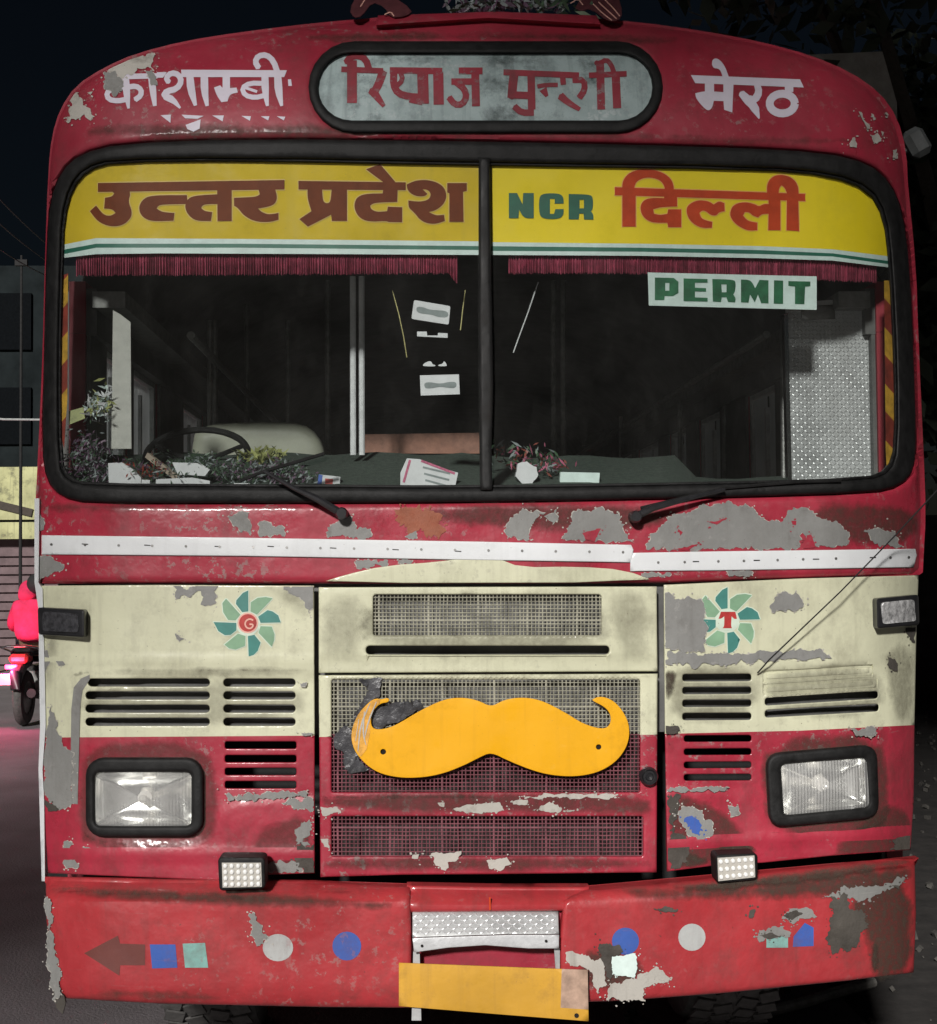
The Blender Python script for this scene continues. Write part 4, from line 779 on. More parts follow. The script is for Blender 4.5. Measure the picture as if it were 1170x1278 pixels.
HOLES = {lp.name: slotsL+[rrect(114, 954, 247, 1038, 14)], rp.name: slotsR+[rquad([(963, 946), (1090, 935), (1093, 1014), (967, 1026)], 13)], up_h.name: [rrect(466, 742, 751, 794, 4), rrect(457, 806, 761, 817, 5)],
         lo_h.name: [rrect(414, 848, 799, 989, 3), rrect(414, 1019, 803, 1069, 3)], shell.name: [smoothpoly(ws_out, 1), oval(390, 55, 823, 162)]}
def stains(parent, lst, off, width=8, strength=.9):
    for i, (o, s_, poly) in enumerate(lst):
        p = smoothpoly([(o[0]+x/s_, o[1]+y/s_) for x, y in poly], 1); q = np.asarray(p)
        ob = sheet('grime_stain', p, M['stain'], off=off+.00006*(i+1)+.0001*(width > 10), th=0, grid=max(3, width*.35), parent=parent, holes=HOLES.get(parent.name, ()), clip=CLIP.get(parent.name), kind='stuff')
        # distance of every vertex from the outline of the stain, in the plane of the panel
        V = np.array([tuple(v.co) for v in ob.data.vertices]); B = P(q[:, 0], q[:, 1], off); d = segdist(V[:, [0, 2]], B[:, [0, 2]], np.roll(B[:, [0, 2]], -1, 0))*PXM/width
        for nm, val in (('edge', np.clip(d, 0, 1)), ('strength', np.full(len(V), strength))):
            at = ob.data.attributes.new(nm, 'FLOAT', 'POINT'); at.data.foreach_set('value', val.astype(np.float32))
# grime worked into the edges of the panels
stains(br_, [z(Z6, [(90, 640), (300, 625), (500, 600), (700, 575), (1060, 530), (1065, 575), (900, 600), (700, 640), (430, 665), (300, 680), (110, 665)]), z(Z6, [(905, 880), (945, 860), (950, 960), (925, 1010), (900, 960)]), z(Z6, [(1040, 1000), (1075, 980), (1078, 1020), (1000, 1025), (960, 1015)])], .1014)
stains(bl, [z(Z4, [(180, 595), (400, 612), (700, 622), (860, 625), (900, 650), (870, 660), (800, 640), (600, 640), (300, 628), (190, 615)]), z(Z5, [(60, 500), (160, 500), (170, 520), (110, 528), (70, 520)])], .1014)
stains(rp, [z(Z6, [(120, 500), (250, 530), (290, 560), (190, 585), (110, 590)]), z(Z6, [(300, 470), (450, 480), (470, 530), (300, 525)]), z(Z6, [(480, 430), (640, 440), (800, 425), (960, 400), (985, 300), (975, 420), (820, 445), (620, 462), (500, 455)]), z(Z3, [(85, 680), (150, 680), (140, 760), (95, 860), (88, 770)])], .0060)
stains(lp, [z(Z4, [(285, 400), (420, 445), (640, 450), (740, 440), (640, 462), (420, 458), (320, 440)]), z(Z4, [(180, 545), (340, 565), (540, 568), (300, 574), (180, 572)]), z(Z4, [(800, 495), (880, 480), (960, 492), (900, 500)]), z(Z1, [(250, 660), (270, 640), (330, 632), (700, 630), (1000, 628), (1140, 634), (1000, 636), (340, 642), (290, 660)])], .0058)
stains(lo_h, [z(Z5, [(70, 225), (400, 220), (700, 222), (560, 240), (300, 236), (90, 240)]), z(Z5, [(540, 268), (585, 265), (600, 280), (550, 284)])], .0150)
stains(up_h, [z(Z2, [(235, 300), (600, 290), (640, 302), (920, 292), (935, 310), (930, 300), (600, 299), (240, 306)]), z(Z2, [(190, 462), (215, 448), (208, 478)]), z(Z2, [(110, 340), (130, 338), (122, 346)])], .0150)
stains(bl, [z(Z4, [(170, 590), (700, 600), (1400, 640), (1480, 700), (1000, 690), (600, 680), (200, 640)]), z(Z4, [(480, 960), (900, 1010), (1400, 1000), (1430, 1030), (600, 1030), (240, 1010)])], .1012, 14, .75)
stains(br_, [z(Z6, [(-150, 640), (300, 640), (700, 590), (1075, 540), (1080, 640), (900, 700), (500, 720), (0, 720)]), z(Z6, [(850, 640), (1080, 600), (1085, 1010), (900, 1040), (880, 860), (800, 760)]), z(Z6, [(-250, 900), (-150, 880), (60, 960), (-40, 1080), (-260, 1060)])], .1012, 16, .8)
stains(lp, [z(Z4, [(300, 60), (760, 60), (820, 300), (780, 480), (300, 500), (270, 300)]), z(Z4, [(880, 420), (1145, 300), (1145, 570), (960, 560)]), z(Z1, [(250, 620), (1145, 615), (1140, 660), (300, 665)])], .0055, 12, .45)
stains(lp, [z(Z1, [(130, 480), (240, 500), (215, 620), (180, 760), (150, 880)]), z(Z1, [(300, 650), (1130, 650), (1130, 850), (300, 850)]), z(Z1, [(900, 310), (1146, 310), (1146, 480), (1060, 420)])], .0053, 20, .28)
stains(up_h, [z(Z2, [(60, 272), (240, 280), (220, 500), (66, 530)]), z(Z2, [(930, 272), (1090, 272), (1090, 530), (960, 500)])], .0148, 24, .22)
stains(rp, [z(Z6, [(480, 60), (960, 30), (1000, 300), (960, 480), (520, 470), (460, 300)]), z(Z6, [(95, 250), (330, 330), (460, 480), (440, 570), (110, 590)]), z(Z6, [(960, 300), (1070, 350), (1080, 530), (900, 560), (700, 540)])], .0056, 14, .6)
stains(rp, [z(Z3, [(85, 640), (480, 640), (480, 900), (90, 920)]), z(Z3, [(930, 600), (1085, 540), (1085, 900), (985, 900), (960, 700)]), z(Z3, [(480, 650), (960, 640), (980, 880), (480, 890)])], .0054, 20, .34)
stains(lo_h, [z(Z5, [(70, 210), (1090, 205), (1090, 300), (1060, 290), (75, 285)]), z(Z5, [(70, 400), (1090, 405), (1090, 462), (75, 468)]), z(Z2, [(70, 530), (1090, 530), (1085, 560), (1060, 552), (80, 556)])], .0147, 12, .55)
stains(up_h, [z(Z2, [(180, 280), (960, 280), (970, 500), (180, 500)])], .0147, 22, .35)
stains(shell, [z(Z1, [(130, 10), (700, 20), (1170, 20), (1170, 60), (500, 60), (140, 70)]), z(Z2, [(380, 10), (1170, 10), (1170, 100), (800, 120), (400, 90)]), z(Z3, [(600, 20), (1100, 10), (1100, 200), (800, 205)]), ((0, 0), 1, [(100, 150), (400, 150), (800, 165), (1090, 170), (1100, 190), (600, 172), (110, 180)]), ((0, 0), 1, [(380, 36), (850, 40), (850, 60), (600, 48), (380, 58)])], .0011, 16, .6)
# foot step of chequer plate with folded lip
def treads(name, quad, nu, nv, off, mat, parent, size=.35, mapf=P, h=.0022):
    mb = MB(); a, b, c, d = [np.array(v, float) for v in quad]
    for j in range(nv):
        for i in range(nu):
            u, v = (i+.5+(.0))/nu, (j+.5)/nv; du, dv = (.42/nu, .16/nv) if (i+j) % 2 else (.16/nu, .42/nv)
            sg = 1
            pts = []
            for (su, sv) in ((-1, -1), (1, -1), (1, 1), (-1, 1)):
                # slanted lozenge ends
                uu, vv = ((u+su*.40/nu, v+su*.34/nv*(1 if (i+j) % 2 else -1))); uu += -sv*.10/nu*(1 if (i+j) % 2 else -1); vv += sv*.10/nv
                pts.append((a*(1-uu)+b*uu)*(1-vv)+(d*(1-uu)+c*uu)*vv)
            pts = np.array(pts); ctr = pts.mean(0)
            V = list(mapf(pts[:, 0], pts[:, 1], np.full(4, off)))+[mapf(np.array([ctr[0]]), np.array([ctr[1]]), np.array([off+h]))[0]]
            mb.add(V, [(1, 0, 4), (2, 1, 4), (3, 2, 4), (0, 3, 4)])
    o = mb.build(name, mat, parent, kind='stuff'); return o
def rel_step(px, py): return .045*np.clip((py-1138)/32, 0, 1)
stp = bpart('foot_step', [(515, 1138), (697, 1138), (698, 1166), (640, 1166), (515, 1170)], M['alu'], off=.085, th=.012, rnd=.002, grid=7, relief=rel_step)
def mstep(px, py, off): return P(px, py, off+.045*np.clip((py-1138)/32, 0, 1))
treads('tread_pattern', [(517, 1140), (695, 1140), (695, 1165), (517, 1167)], 26, 5, .0862, M['alu_bright'], stp, mapf=mstep)
sheet('step_lip', [(515, 1171), (640, 1167), (698, 1167), (698, 1184), (660, 1184), (606, 1180), (560, 1183), (517, 1189)], M['alu_bright'], off=.131, th=.004, rnd=.002, grid=8, parent=stp)
rivets(stp, [(527, 1181), (682, 1175)], 1.8, .134, 'hole')
bpart('step_bracket', [(516, 1188), (524, 1188), (526, 1274), (514, 1274)], M['alu'], off=.105, th=.01, grid=10)
bpart('step_bracket', [(692, 1184), (699, 1184), (699, 1215), (694, 1215)], M['alu'], off=.105, th=.01, grid=10)
npl = bpart('number_plate', [(498, 1202), (734, 1211), (735, 1275), (620, 1266), (498, 1256)], [M['plate'], M['plate_end']], off=.125, th=.004, rnd=.001, grid=14, regions=[([(702, 1190), (760, 1190), (760, 1262), (700, 1258)], 1)])
sheet('bolt', circ(720, 1268, 3, 8), M['hole'], off=.127, th=.002, grid=60, parent=npl)
# left edge of the sheet metal catching light, painted as a white strip
bpart('edge_highlight', [(43, 622), (49, 622), (48, 727), (53, 735), (56, 850), (57, 905), (53, 960), (55, 1000), (56, 1100), (52, 1100), (48, 960), (50, 905), (49, 850), (48, 760), (43, 727)], M['white_trim'], off=.010, th=.03, grid=8)
# torn strip hanging at the left end of the bumper
bpart('torn_strip', [(64, 1225), (80, 1243), (82, 1252), (78, 1266), (70, 1258)], M['bare_dark'], off=.10, th=.01, grid=6)
# ---------------- wipers
def wiper(pts, blade):
    q = [P(x, y, o) for x, y, o in pts]; mb = MB(); mb.tube(q, [.012, .010, .007, .005][:len(q)], 8); o = mb.build('wiper', M['plastic'], BUS, smooth=True)
    mb = MB(); mb.lathe([(.0001, -.03), (.014, -.03), (.018, -.02), (.018, .02)], P(pts[0][0], pts[0][1], .02), 'Y', 12); mb.build('pivot', M['plastic'], o, smooth=True)
    mb = MB(); mb.tube([P(x, y, .014) for x, y in blade], .005, 6); mb.build('blade', M['rubber'], o, smooth=True)
wiper([(427, 641, .03), (395, 622, .045), (365, 608, .04), (330, 588, .03)], [(300, 600), (330, 588), (372, 576), (405, 566)])
wiper([(793, 645, .03), (815, 634, .045), (860, 622, .04), (905, 611, .03)], [(800, 634), (905, 609), (1000, 601), (1050, 600)])
# ---------------- roof ornament
orn = bpart('ornament_rail', [(470, 31), (472, 19), (620, 14), (745, 19), (750, 30), (610, 22)], M['red_shaded'], off=.03, th=.03, rnd=.004, grid=10)
PRN = plain('ornament_plate', (.10, .03, .035), .5, var=.3)
def hand(base, tip_polys, lines):
    for tp in tip_polys: sheet('ornament_plate', tp, PRN, off=.04, th=.006, rnd=.002, grid=8, parent=orn)
    for a in lines: sheet('painted_line', stroke(a, 1.4), M['logo_pink'], off=.0415, th=0, grid=20, parent=orn)
hand(None, [smoothpoly([(436, 12), (447, -10), (462, -30), (490, -30), (486, -8), (516, 12), (508, 20), (488, 22), (480, 8), (465, 2), (452, 20), (442, 22)], 1)], [[(480, 18), (488, 14), (492, 20)], [(450, 8), (460, -8)]])
hand(None, [smoothpoly([(716, 8), (740, -12), (735, -30), (758, -30), (772, -5), (778, 16), (772, 26), (758, 26), (738, 10), (725, 14)], 1)], [[(740, 4), (752, 16), (764, 25)], [(747, 2), (760, 14), (770, 23)], [(754, -2), (766, 10), (774, 20)], [(712, 4), (722, -2), (728, 6)]])
# ---------------- body: sides, roof, floor, rear
SX_L, SX_R = float(P(50., 700., 0)[0])+.01, float(P(1148., 700., 0)[0])-.01
TOPZ = 3.05
def wall_with_windows(name, x, wins, z0, z1, y0, y1, mat, zw0=1.42, zw1=2.46):
    mb = MB(); ys = [y0]; 
    for a, b in wins: ys += [a, b]
    ys.append(y1)
    wt = .012 if name == 'inner_lining' else .05; mb.box((x, (y0+y1)/2, (z0+zw0)/2), (wt, y1-y0, zw0-z0)); mb.box((x, (y0+y1)/2, (zw1+z1)/2), (.05, y1-y0, z1-zw1))
    for i in range(0, len(ys), 2): mb.box((x, (ys[i]+ys[i+1])/2, (zw0+zw1)/2), (wt, ys[i+1]-ys[i]-.002, zw1-zw0-.002))
    return mb.build(name, mat, BUS)
SIDE = paint('side_paint', (.30, .03, .045), .4, .3, .2, .05)
wl = [(.55, .92), (.97, 1.47), (2.0, 2.62)]+[(2.9+k*.95, 3.7+k*.95) for k in range(5)]
wr = [(.62, 1.15), (1.46, 1.93), (2.42, 2.92), (3.2, 3.7)]+[(4.0+k*.95, 4.75+k*.95) for k in range(4)]
XL, XR = SX_L+.06, SX_R-.07
sl_ = wall_with_windows('side_wall', XL, wl, .55, 2.62, .32, 8.6, SIDE); sr_ = wall_with_windows('side_wall', XR, wr, .55, 2.62, .32, 8.6, SIDE)
for X_, sg_, ws_ in ((XL, 1, wl), (XR, -1, wr)):
    lw = wall_with_windows('inner_lining', X_+sg_*.032, ws_, .65, 2.60, .33, 8.58, M['interior'], 1.425, 2.455); lw.scale = (1, 1, 1)
    MB().box((X_-sg_*.035, .40, 2.02), (.06, .10, 1.15)).build('corner_pillar', M['interior'], BUS)
INX = [(-1, XL, sl_, wl), (1, XR, sr_, wr)]
for sgn, X, par, ws in INX:
    for a, b in ws:
        w = MB(); zc = (1.42+2.46)/2; hh = 1.04
        w.box((X, a+.012, zc), (.035, .024, hh)); w.box((X, b-.012, zc), (.035, .024, hh)); w.box((X, (a+b)/2, 1.432), (.035, b-a-.05, .024)); w.box((X, (a+b)/2, 2.447), (.035, b-a-.05, .024)); w.box((X, (a+b)/2, zc-.05), (.03, .018, hh-.06))
        wo = w.build('window_frame', M['frame'], par)
        w = MB(); w.box((X+.002, (a+b)/2-((b-a)/4-.005), zc), (.004, (b-a)/2-.04, hh-.06)); w.box((X-.002, (a+b)/2+((b-a)/4-.005), zc), (.004, (b-a)/2-.04, hh-.06)); w.build('window_pane', M['pane'], par)
# roof: arched skin following the fascia
mb = MB(); ns = 28; prof = []
for k in range(ns+1):
    u = -1+2*k/ns; x = (XL+XR)/2+(XR-XL)/2*u*1.0; x = (XL+XR)/2+(XR-XL)/2*math.sin(u*math.pi/2)**1 if abs(u) < 2 else x; zz = 2.60+.50*max(0, 1-abs(math.sin(u*math.pi/2))**3.0)**.55; prof.append((x, zz))
for yy in (.32, 8.6): pass
V = [(x, yy, z_) for yy in (.36, 8.6) for x, z_ in prof]+[(x, yy, z_-.03) for yy in (.36, 8.6) for x, z_ in prof]; n = ns+1; Fc = []
for i in range(ns): Fc += [(i, i+1, n+i+1, n+i), (2*n+i, 3*n+i, 3*n+i+1, 2*n+i+1), (i+1, i, 2*n+i, 2*n+i+1)]
mk('roof', V, Fc, [M['interior']], BUS, smooth=True)
mb = MB(); mb.box(((XL+XR)/2, 4.4, .62), (XR-XL, 8.4, .06)); mb.build('floor', M['interior'], BUS)
mb = MB(); mb.box(((XL+XR)/2, 8.62, 1.8), (XR-XL-.02, .05, 2.6)); mb.build('rear_wall', M['interior'], BUS)
for sgn, X, par, ws in INX:
    mb = MB(); mb.box((X-sgn*.10, 4.4, 2.56), (.10, 8.2, .05)); mb.tube([(X-sgn*.30, .6, 2.50), (X-sgn*.30, 8.4, 2.50)], .014, 8); mb.build('luggage_rail', plain('dull_rail_paint', (.22, .22, .21), .6, var=.3), BUS)
# seats
for k in range(6):
    for sx in (-.72, .72):
        y = 1.9+k*1.05; so = MB().box((sx, y, 1.05), (.9, .45, .12), ch=.03).build('seat', M['seat'], BUS); b = MB(); b.box((sx, y+.26, 1.42), (.92, .10, .75), Matrix.Rotation(math.radians(-8), 3, 'X'), ch=.04); b.build('backrest', M['seat'], so)
        MB().tube([(sx-.42, y+.34, 1.75), (sx-.42, y+.36, 1.9), (sx+.42, y+.36, 1.9), (sx+.42, y+.34, 1.75)], .012, 6).build('grab_bar', M['steel'], so)
# interior poles
def pole(px, y, py0, py1, r, mat): MB().tube([PY(px, py0, y), PY(px+.5, py1, y)], r, 10).build('grab_pole', mat, BUS, smooth=True)
POLEM = plain('bright_pole', (.78, .79, .80), .3, .15, var=.15, bmp=.1); pole(440.5, .40, 345, 568, .0095, POLEM); pole(451.5, .40, 345, 568, .0095, POLEM)
for px, y, a, b in ((308, 2.2, 380, 545), (359, 2.6, 400, 560), (409, 1.5, 350, 570), (691, 1.6, 350, 590), (703, 1.6, 350, 590), (262, 1.4, 400, 560), (268, 1.4, 400, 560), (979, .5, 400, 600), (905, 2.3, 470, 600), (775, 3.2, 520, 600), (849, 2.6, 500, 600)): pole(px, y, a, b, .012, M['steel'])
# partition behind driver, chequer plate on the passenger side
ck = sheet('chequer_panel', [(981, 378), (1040, 374), (1098, 378), (1103, 480), (1106, 604), (985, 604)], M['alu'], off=0, th=.006, rnd=0, grid=12, mapf=mapY(.36), parent=BUS)
treads('tread_pattern', [(983, 380), (1097, 380), (1104, 602), (986, 602)], 24, 44, .0006, M['alu'], ck, mapf=mapY(.36), h=.0018)
sheet('panel_edge', [(979, 392), (984, 390), (989, 604), (984, 604)], M['chrome'], off=.004, th=.03, grid=30, mapf=mapY(.36), parent=ck)
sheet('lock_box', [(1000, 382), (1042, 380), (1043, 398), (1001, 400)], M['steel'], off=.006, th=.01, rnd=.003, grid=12, mapf=mapY(.36), parent=BUS)
sheet('partition_panel', [(141, 387), (150, 392), (163, 402), (164, 560), (139, 560)], M['pane2'] if 'pane2' in M else plain('grey_partition', (.42, .42, .38), .6, var=.12), off=0, th=.01, grid=30, mapf=mapY(.16), parent=BUS)
# driver's seat, steering wheel, engine cover, dashboard
mb = MB(); cx, cz = PY(246., 560., .44)[0], PY(246., 560., .44)[2]
mb.tube([(cx+.16*math.cos(a)*1.0, .44+.13*math.sin(a)*.75, cz+.09*math.sin(a)-.02) for a in np.linspace(0, 2*math.pi, 30)[:-1]], .011, 8, closed=True)
for a in (0.4, 2.7, 4.7): mb.tube([(cx, .44, cz-.05), (cx+.16*math.cos(a), .44+.095*math.sin(a), cz+.09*math.sin(a)-.02)], .008, 6)
mb.tube([(cx, .44, cz-.05), (cx, .38, 1.2)], .02, 8); mb.build('steering_wheel', M['rubber'], BUS, smooth=True)
sheet('engine_cover', smoothpoly([(240, 600), (240, 545), (252, 533), (275, 528), (340, 526), (378, 528), (397, 542), (407, 566), (407, 600)], 1), M['engine_cover'], off=0, th=.8, rnd=.035, grid=9, mapf=mapY(.80), parent=BUS)
dv = []; xs = np.linspace(72, 1108, 40)
lowP = np.array([P(x, 612., -.03) for x in xs]); hiP = []
for x in xs:
    yy = .55; pyt = 566 if x < 880 else 598
    if x > 600: pyt = 570 if x < 860 else 596
    hiP.append(PY(x, pyt+2*math.sin(x*.05), yy))
V = list(lowP)+hiP; n = len(xs)
mk('dashboard', V, [(i, i+1, n+i+1, n+i) for i in range(n-1)], M['carpet'], BUS, smooth=True)
mk('dashboard_front', list(lowP)+[p-np.array([0, -.02, .7]) for p in lowP], [(i+1, i, n+i, n+i+1) for i in range(n-1)], M['interior'], BUS)
sheet('bulkhead_board', [(455, 542), (600, 540), (600, 566), (455, 566)], plain('brown_board', (.32, .15, .10), .6, var=.3), off=0, th=.02, grid=30, mapf=mapY(.85), parent=BUS)
# wheels
def wheel(x, y, inner):
    w = MB(); R_, W_ = .50, .17
    prof = [(.30, -W_), (.40, -W_-.01), (.47, -W_+.01), (.50, -W_+.05), (.505, 0), (.50, W_-.05), (.47, W_-.01), (.40, W_+.01), (.30, W_)]
    o = MB(); o.lathe(prof, (x, y, .50), 'X', 40); wo = o.build('wheel', M['tyre'], BUS, smooth=True)
    tr = MB()
    for k in range(44):
        a = 2*math.pi*k/44; 
        for row, xx in enumerate((-.115, -.04, .04, .115)):
            a2 = a+(row % 2)*math.pi/44; R = Matrix.Rotation(a2, 3, 'X'); c = Vector((x+xx, y, .5))+R @ Vector((0, 0, .508)); tr.box(c, (.066, .056, .008), R @ Matrix.Rotation(.3*(1 if row % 2 else -1), 3, 'Z'))
    tr.build('tread', M['tyre'], wo, kind='stuff')
    rm = MB(); rm.lathe([(.0001, -.08), (.10, -.10), (.12, -.04), (.24, -.03), (.29, -.14), (.31, -.16), (.31, .16), (.29, .14)], (x, y, .5), 'X', 32); rm.build('rim', M['steel'], wo, smooth=True)
for x in (-.92, .95):
    for y in (1.35, 6.3): wheel(x, y, 0)
mb = MB(); mb.tube([(-.9, 1.35, .5), (.9, 1.35, .5)], .05, 10); mb.box((-.42, 4, .56), (.08, 8, .12)); mb.box((.42, 4, .56), (.08, 8, .12)); mb.box((0, .9, .50), (.5, .5, .3), ch=.05); mb.build('chassis', M['dark'], BUS)
# right side mirror
mc = PY(1141., 178., .55); mb = MB(); mb.box(mc+np.array([.01, 0, 0]), (.075, .05, .10), Matrix.Rotation(-.5, 3, 'Y'), ch=.018); mb.tube([mc, mc+np.array([-.06, .05, -.06]), mc+np.array([-.15, .05, -.12])], .009, 6)
mb.build('side_mirror', plain('mirror_cover', (.065, .07, .07), .6, var=.3), BUS, smooth=True)
# handles on the left body side
# ================================================================== THINGS ON AND IN THE BUS
# fringed curtains
def fringe(name, x0, x1, ytop, ybot, y, label):
    n = int((x1-x0)*2.0); V = []; rg = random.Random(int(x0)); ph = 0
    for j in range(4):
        for i in range(n+1):
            x = x0+(x1-x0)*i/n; v = j/3; px, py = x, ytop(x)+(ybot(x)-ytop(x))*v
            V.append([px, py, .012*math.sin(i*1.15+math.sin(i*.13)*3)*(.3+v)+.006*math.sin(i*3.7+1)*(.2+v)])
    for i in range(n+1): V[3*(n+1)+i][1] += rg.uniform(-1.8, 1.8)
    W = [P(float(a), float(b), -.032-c*.45) for a, b, c in V]; Fc = [(j*(n+1)+i, (j+1)*(n+1)+i, (j+1)*(n+1)+i+1, j*(n+1)+i+1) for j in range(3) for i in range(n)]
    o = mk(name, W, Fc, M['fringe'], None, smooth=True, angle=80); tag(o, label, 'curtain', 'fringed curtains under the yellow signs'); return o
fringe('curtain', 95, 571, lambda x: 312, lambda x: 344+(.0 if x < 560 else (x-560)*1.2)-(x-95)*.006, .16, 'short pink fringed curtain hanging below the yellow sign left of the centre pillar')
fringe('curtain', 635, 1095, lambda x: 312+max(0, x-900)*.05, lambda x: 341+max(0, x-780)*.035, .17, 'short pink fringed curtain hanging right of the centre pillar, above the PERMIT sticker')
# labels stuck inside the glass
def sticker_card(poly, label, prints, y=.06, name='sticker', cat='sticker'):
    mp = lambda px, py, off: P(px, py, off-.02)
    c = sheet(name, poly, M['paper'], off=0, th=.001, grid=14, mapf=mp); tag(c, label, cat, 'white labels inside the windscreen')
    for pr in prints: sheet('print', pr, M['print'], off=.001, th=0, grid=14, mapf=mp, parent=c)
ZS = lambda p: zt(p, 500, 360, 9.133)
sticker_card(ZS([rquad([(155, 130), (570, 200), (550, 412), (125, 345)], 22)])[0], 'upper rectangular white label, tilted, stuck inside the windscreen left of the centre pillar', ZS([smoothpoly([(180, 205), (260, 210), (330, 240), (400, 245), (545, 255), (545, 330), (430, 325), (370, 300), (300, 290), (185, 275)], 1)]))
sticker_card(ZS([[(222, 990), (667, 978), (677, 1205), (232, 1220)]])[0], 'lowest rectangular white label with grey bow-shaped print inside the windscreen', ZS([smoothpoly([(270, 1075), (340, 1065), (450, 1088), (560, 1062), (640, 1065), (638, 1130), (560, 1135), (455, 1115), (340, 1140), (275, 1135)], 1)]))
sticker_card(ZS([[(190, 490), (300, 490), (305, 535), (425, 535), (430, 505), (538, 510), (538, 562), (190, 545)]])[0], 'narrow white strip label below the tilted label inside the windscreen', [])
sticker_card(ZS([smoothpoly([(255, 865), (300, 835), (350, 825), (365, 865), (398, 872), (398, 888), (260, 886)], 1)])[0], 'small left white scrap of label above the lowest label', [])
sticker_card(ZS([smoothpoly([(430, 868), (480, 860), (500, 820), (530, 870), (525, 886), (435, 886)], 1)])[0], 'small right white scrap of label above the lowest label', [])
# hanging strings behind the glass
def cord(pts, r, mat, name, label, cat, y=None, group=None):
    q = [PY(a, b, c) for a, b, c in pts]; o = MB().tube(q, r, 5).build(name, mat, None, smooth=True); tag(o, label, cat, group); return o
STR = plain('gold_string', (.42, .38, .16), .4, .3, var=.3)
cord([(490, 362, .12), (498, 392, .12), (504, 420, .12), (508, 446, .12)], .0018, STR, 'hanging_string', 'thin golden string hanging behind the glass between the chrome poles and the white labels', 'string')
cord([(581, 362, .12), (578, 385, .12), (575, 412, .12)], .0018, STR, 'hanging_string', 'short golden string hanging right of the tilted white label', 'string')
cord([(672, 352, .12), (660, 388, .12), (650, 415, .12), (641, 440, .12)], .0018, M['paper'], 'hanging_string', 'slanting pale string hanging behind the glass right of the centre pillar', 'string')
# things on the dashboard
def card(name, poly, y, mat, label, cat, th=.004, prints=()):
    c = sheet(name, poly, mat, off=0, th=th, grid=20, mapf=mapY(y)); tag(c, label, cat)
    for pr, m_ in prints: sheet('print', pr, m_, off=.001, th=0, grid=20, mapf=mapY(y), parent=c)
rows = [(stroke([(528+k*1.5, 583+k*8), (562+k*-1, 591+k*8)], 2.4)[0], M['print']) for k in range(3)]
card('printed_card', [(508, 572), (524, 573), (545, 582), (572, 590), (568, 609), (500, 606), (500, 590)], .10, M['paper'], 'white printed card with pink edge leaning inside the windscreen left of the centre pillar', 'card',
     prints=[(stroke([(512, 574), (504, 602)], 3)[0], M['pinkpaper']), (stroke([(526, 575), (568, 591)], 3)[0], M['pinkpaper'])]+rows)
card('small_box', [(398, 592), (425, 595), (424, 607), (396, 607)], .12, M['paper'], 'tiny blue, red and white packet on the dashboard right of the garlands', 'packet', .03, prints=[([(398, 592), (403, 593), (401, 607), (396, 607)], M['blue']), ([(406, 597), (416, 598), (415, 606), (406, 606)], M['logo_red'])])
card('crumpled_tissue', ragged([(648, 580), (658, 576), (671, 582), (672, 592), (664, 606), (652, 603), (645, 594)], .8, 4, 5), .13, M['paper'], 'crumpled white tissue on the dashboard just right of the centre pillar', 'tissue', .04)
card('folded_paper', [(700, 589), (749, 590), (748, 604), (699, 604)], .14, M['film_white'], 'folded pale green paper lying on the dashboard right of the crumpled tissue', 'paper', .03)
for i, (q, lb) in enumerate((([(135, 578), (152, 577), (165, 585), (176, 596), (176, 606), (136, 607)], 'largest white carton behind the left end of the dashboard garlands'), ([(165, 598), (187, 599), (187, 607), (165, 607)], 'small white carton beside the largest carton'), ([(195, 598), (240, 596), (262, 600), (262, 607), (194, 607)], 'flat white carton under the leaning wood strip'), ([(215, 577), (250, 578), (262, 586), (256, 594), (222, 592)], 'white carton behind the wood strip'), ([(292, 603), (312, 603), (312, 608), (292, 608)], 'thin white carton at the right end of the garlands'))):
    card('carton', q, .085+.004*i, M['paper'], lb, 'carton', .03)
o = MB(); a, b = PY(184., 568., .17), PY(222., 597., .12); d = Vector(b-a); R = d.to_track_quat('X', 'Z').to_matrix(); o.box((Vector(a)+Vector(b))/2, (d.length, .012, .016), R); tag(o.build('wood_strip', M['wood'], None), 'wooden strip leaning across the white cartons on the dashboard', 'wood strip')
def tinsel(pts, n, spread, mats, label, size=.010, name='garland', cat='garland', group=None):
    mb = MB(); rg = random.Random(int(pts[0][0])); pts_c = tuple(float(v) for v in PY(pts[0][0], pts[0][1], pts[0][2]))
    for k in range(int(n*1.25)):
        t_ = rg.random()*(len(pts)-1); i = min(int(t_), len(pts)-2); f = t_-i; a = pts[i]; b = pts[i+1]
        px = a[0]*(1-f)+b[0]*f+rg.gauss(0, spread[0]); py = a[1]*(1-f)+b[1]*f+rg.gauss(0, spread[1]); yy = a[2]*(1-f)+b[2]*f+rg.gauss(0, .03)
        c = Vector(PY(px, py, max(.07, yy))); d = Vector((rg.gauss(0, 1), rg.gauss(0, 1), rg.gauss(0, 1))).normalized()*size*rg.uniform(.5, 1.5); e = d.cross(Vector((rg.random(), rg.random(), .3))).normalized()*size*.28
        mb.add([c-d, c+e, c+d, c-e], [(0, 1, 2, 3)], rg.choice(range(len(mats))))
    root = empty(name, pts_c); mb.v = [(v[0]-pts_c[0], v[1]-pts_c[1], v[2]-pts_c[2]) for v in mb.v]; mb.build('leaves', mats, root, kind='stuff'); tag(root, label, cat, group); return root
tinsel([(92, 590, .15), (105, 560, .15), (118, 570, .15), (125, 595, .14)], 700, (11, 12), [M['leaf_p'], M['leaf_p'], M['leaf_g'], M['print']], 'bushy purple tinsel plant in the left corner behind the windscreen', group=None)
tinsel([(150, 580, .14), (180, 590, .14), (200, 585, .13)], 260, (10, 7), [M['leaf_g'], M['leaf_p'], M['red_dec']], 'sparse green and red tinsel among the white cartons')
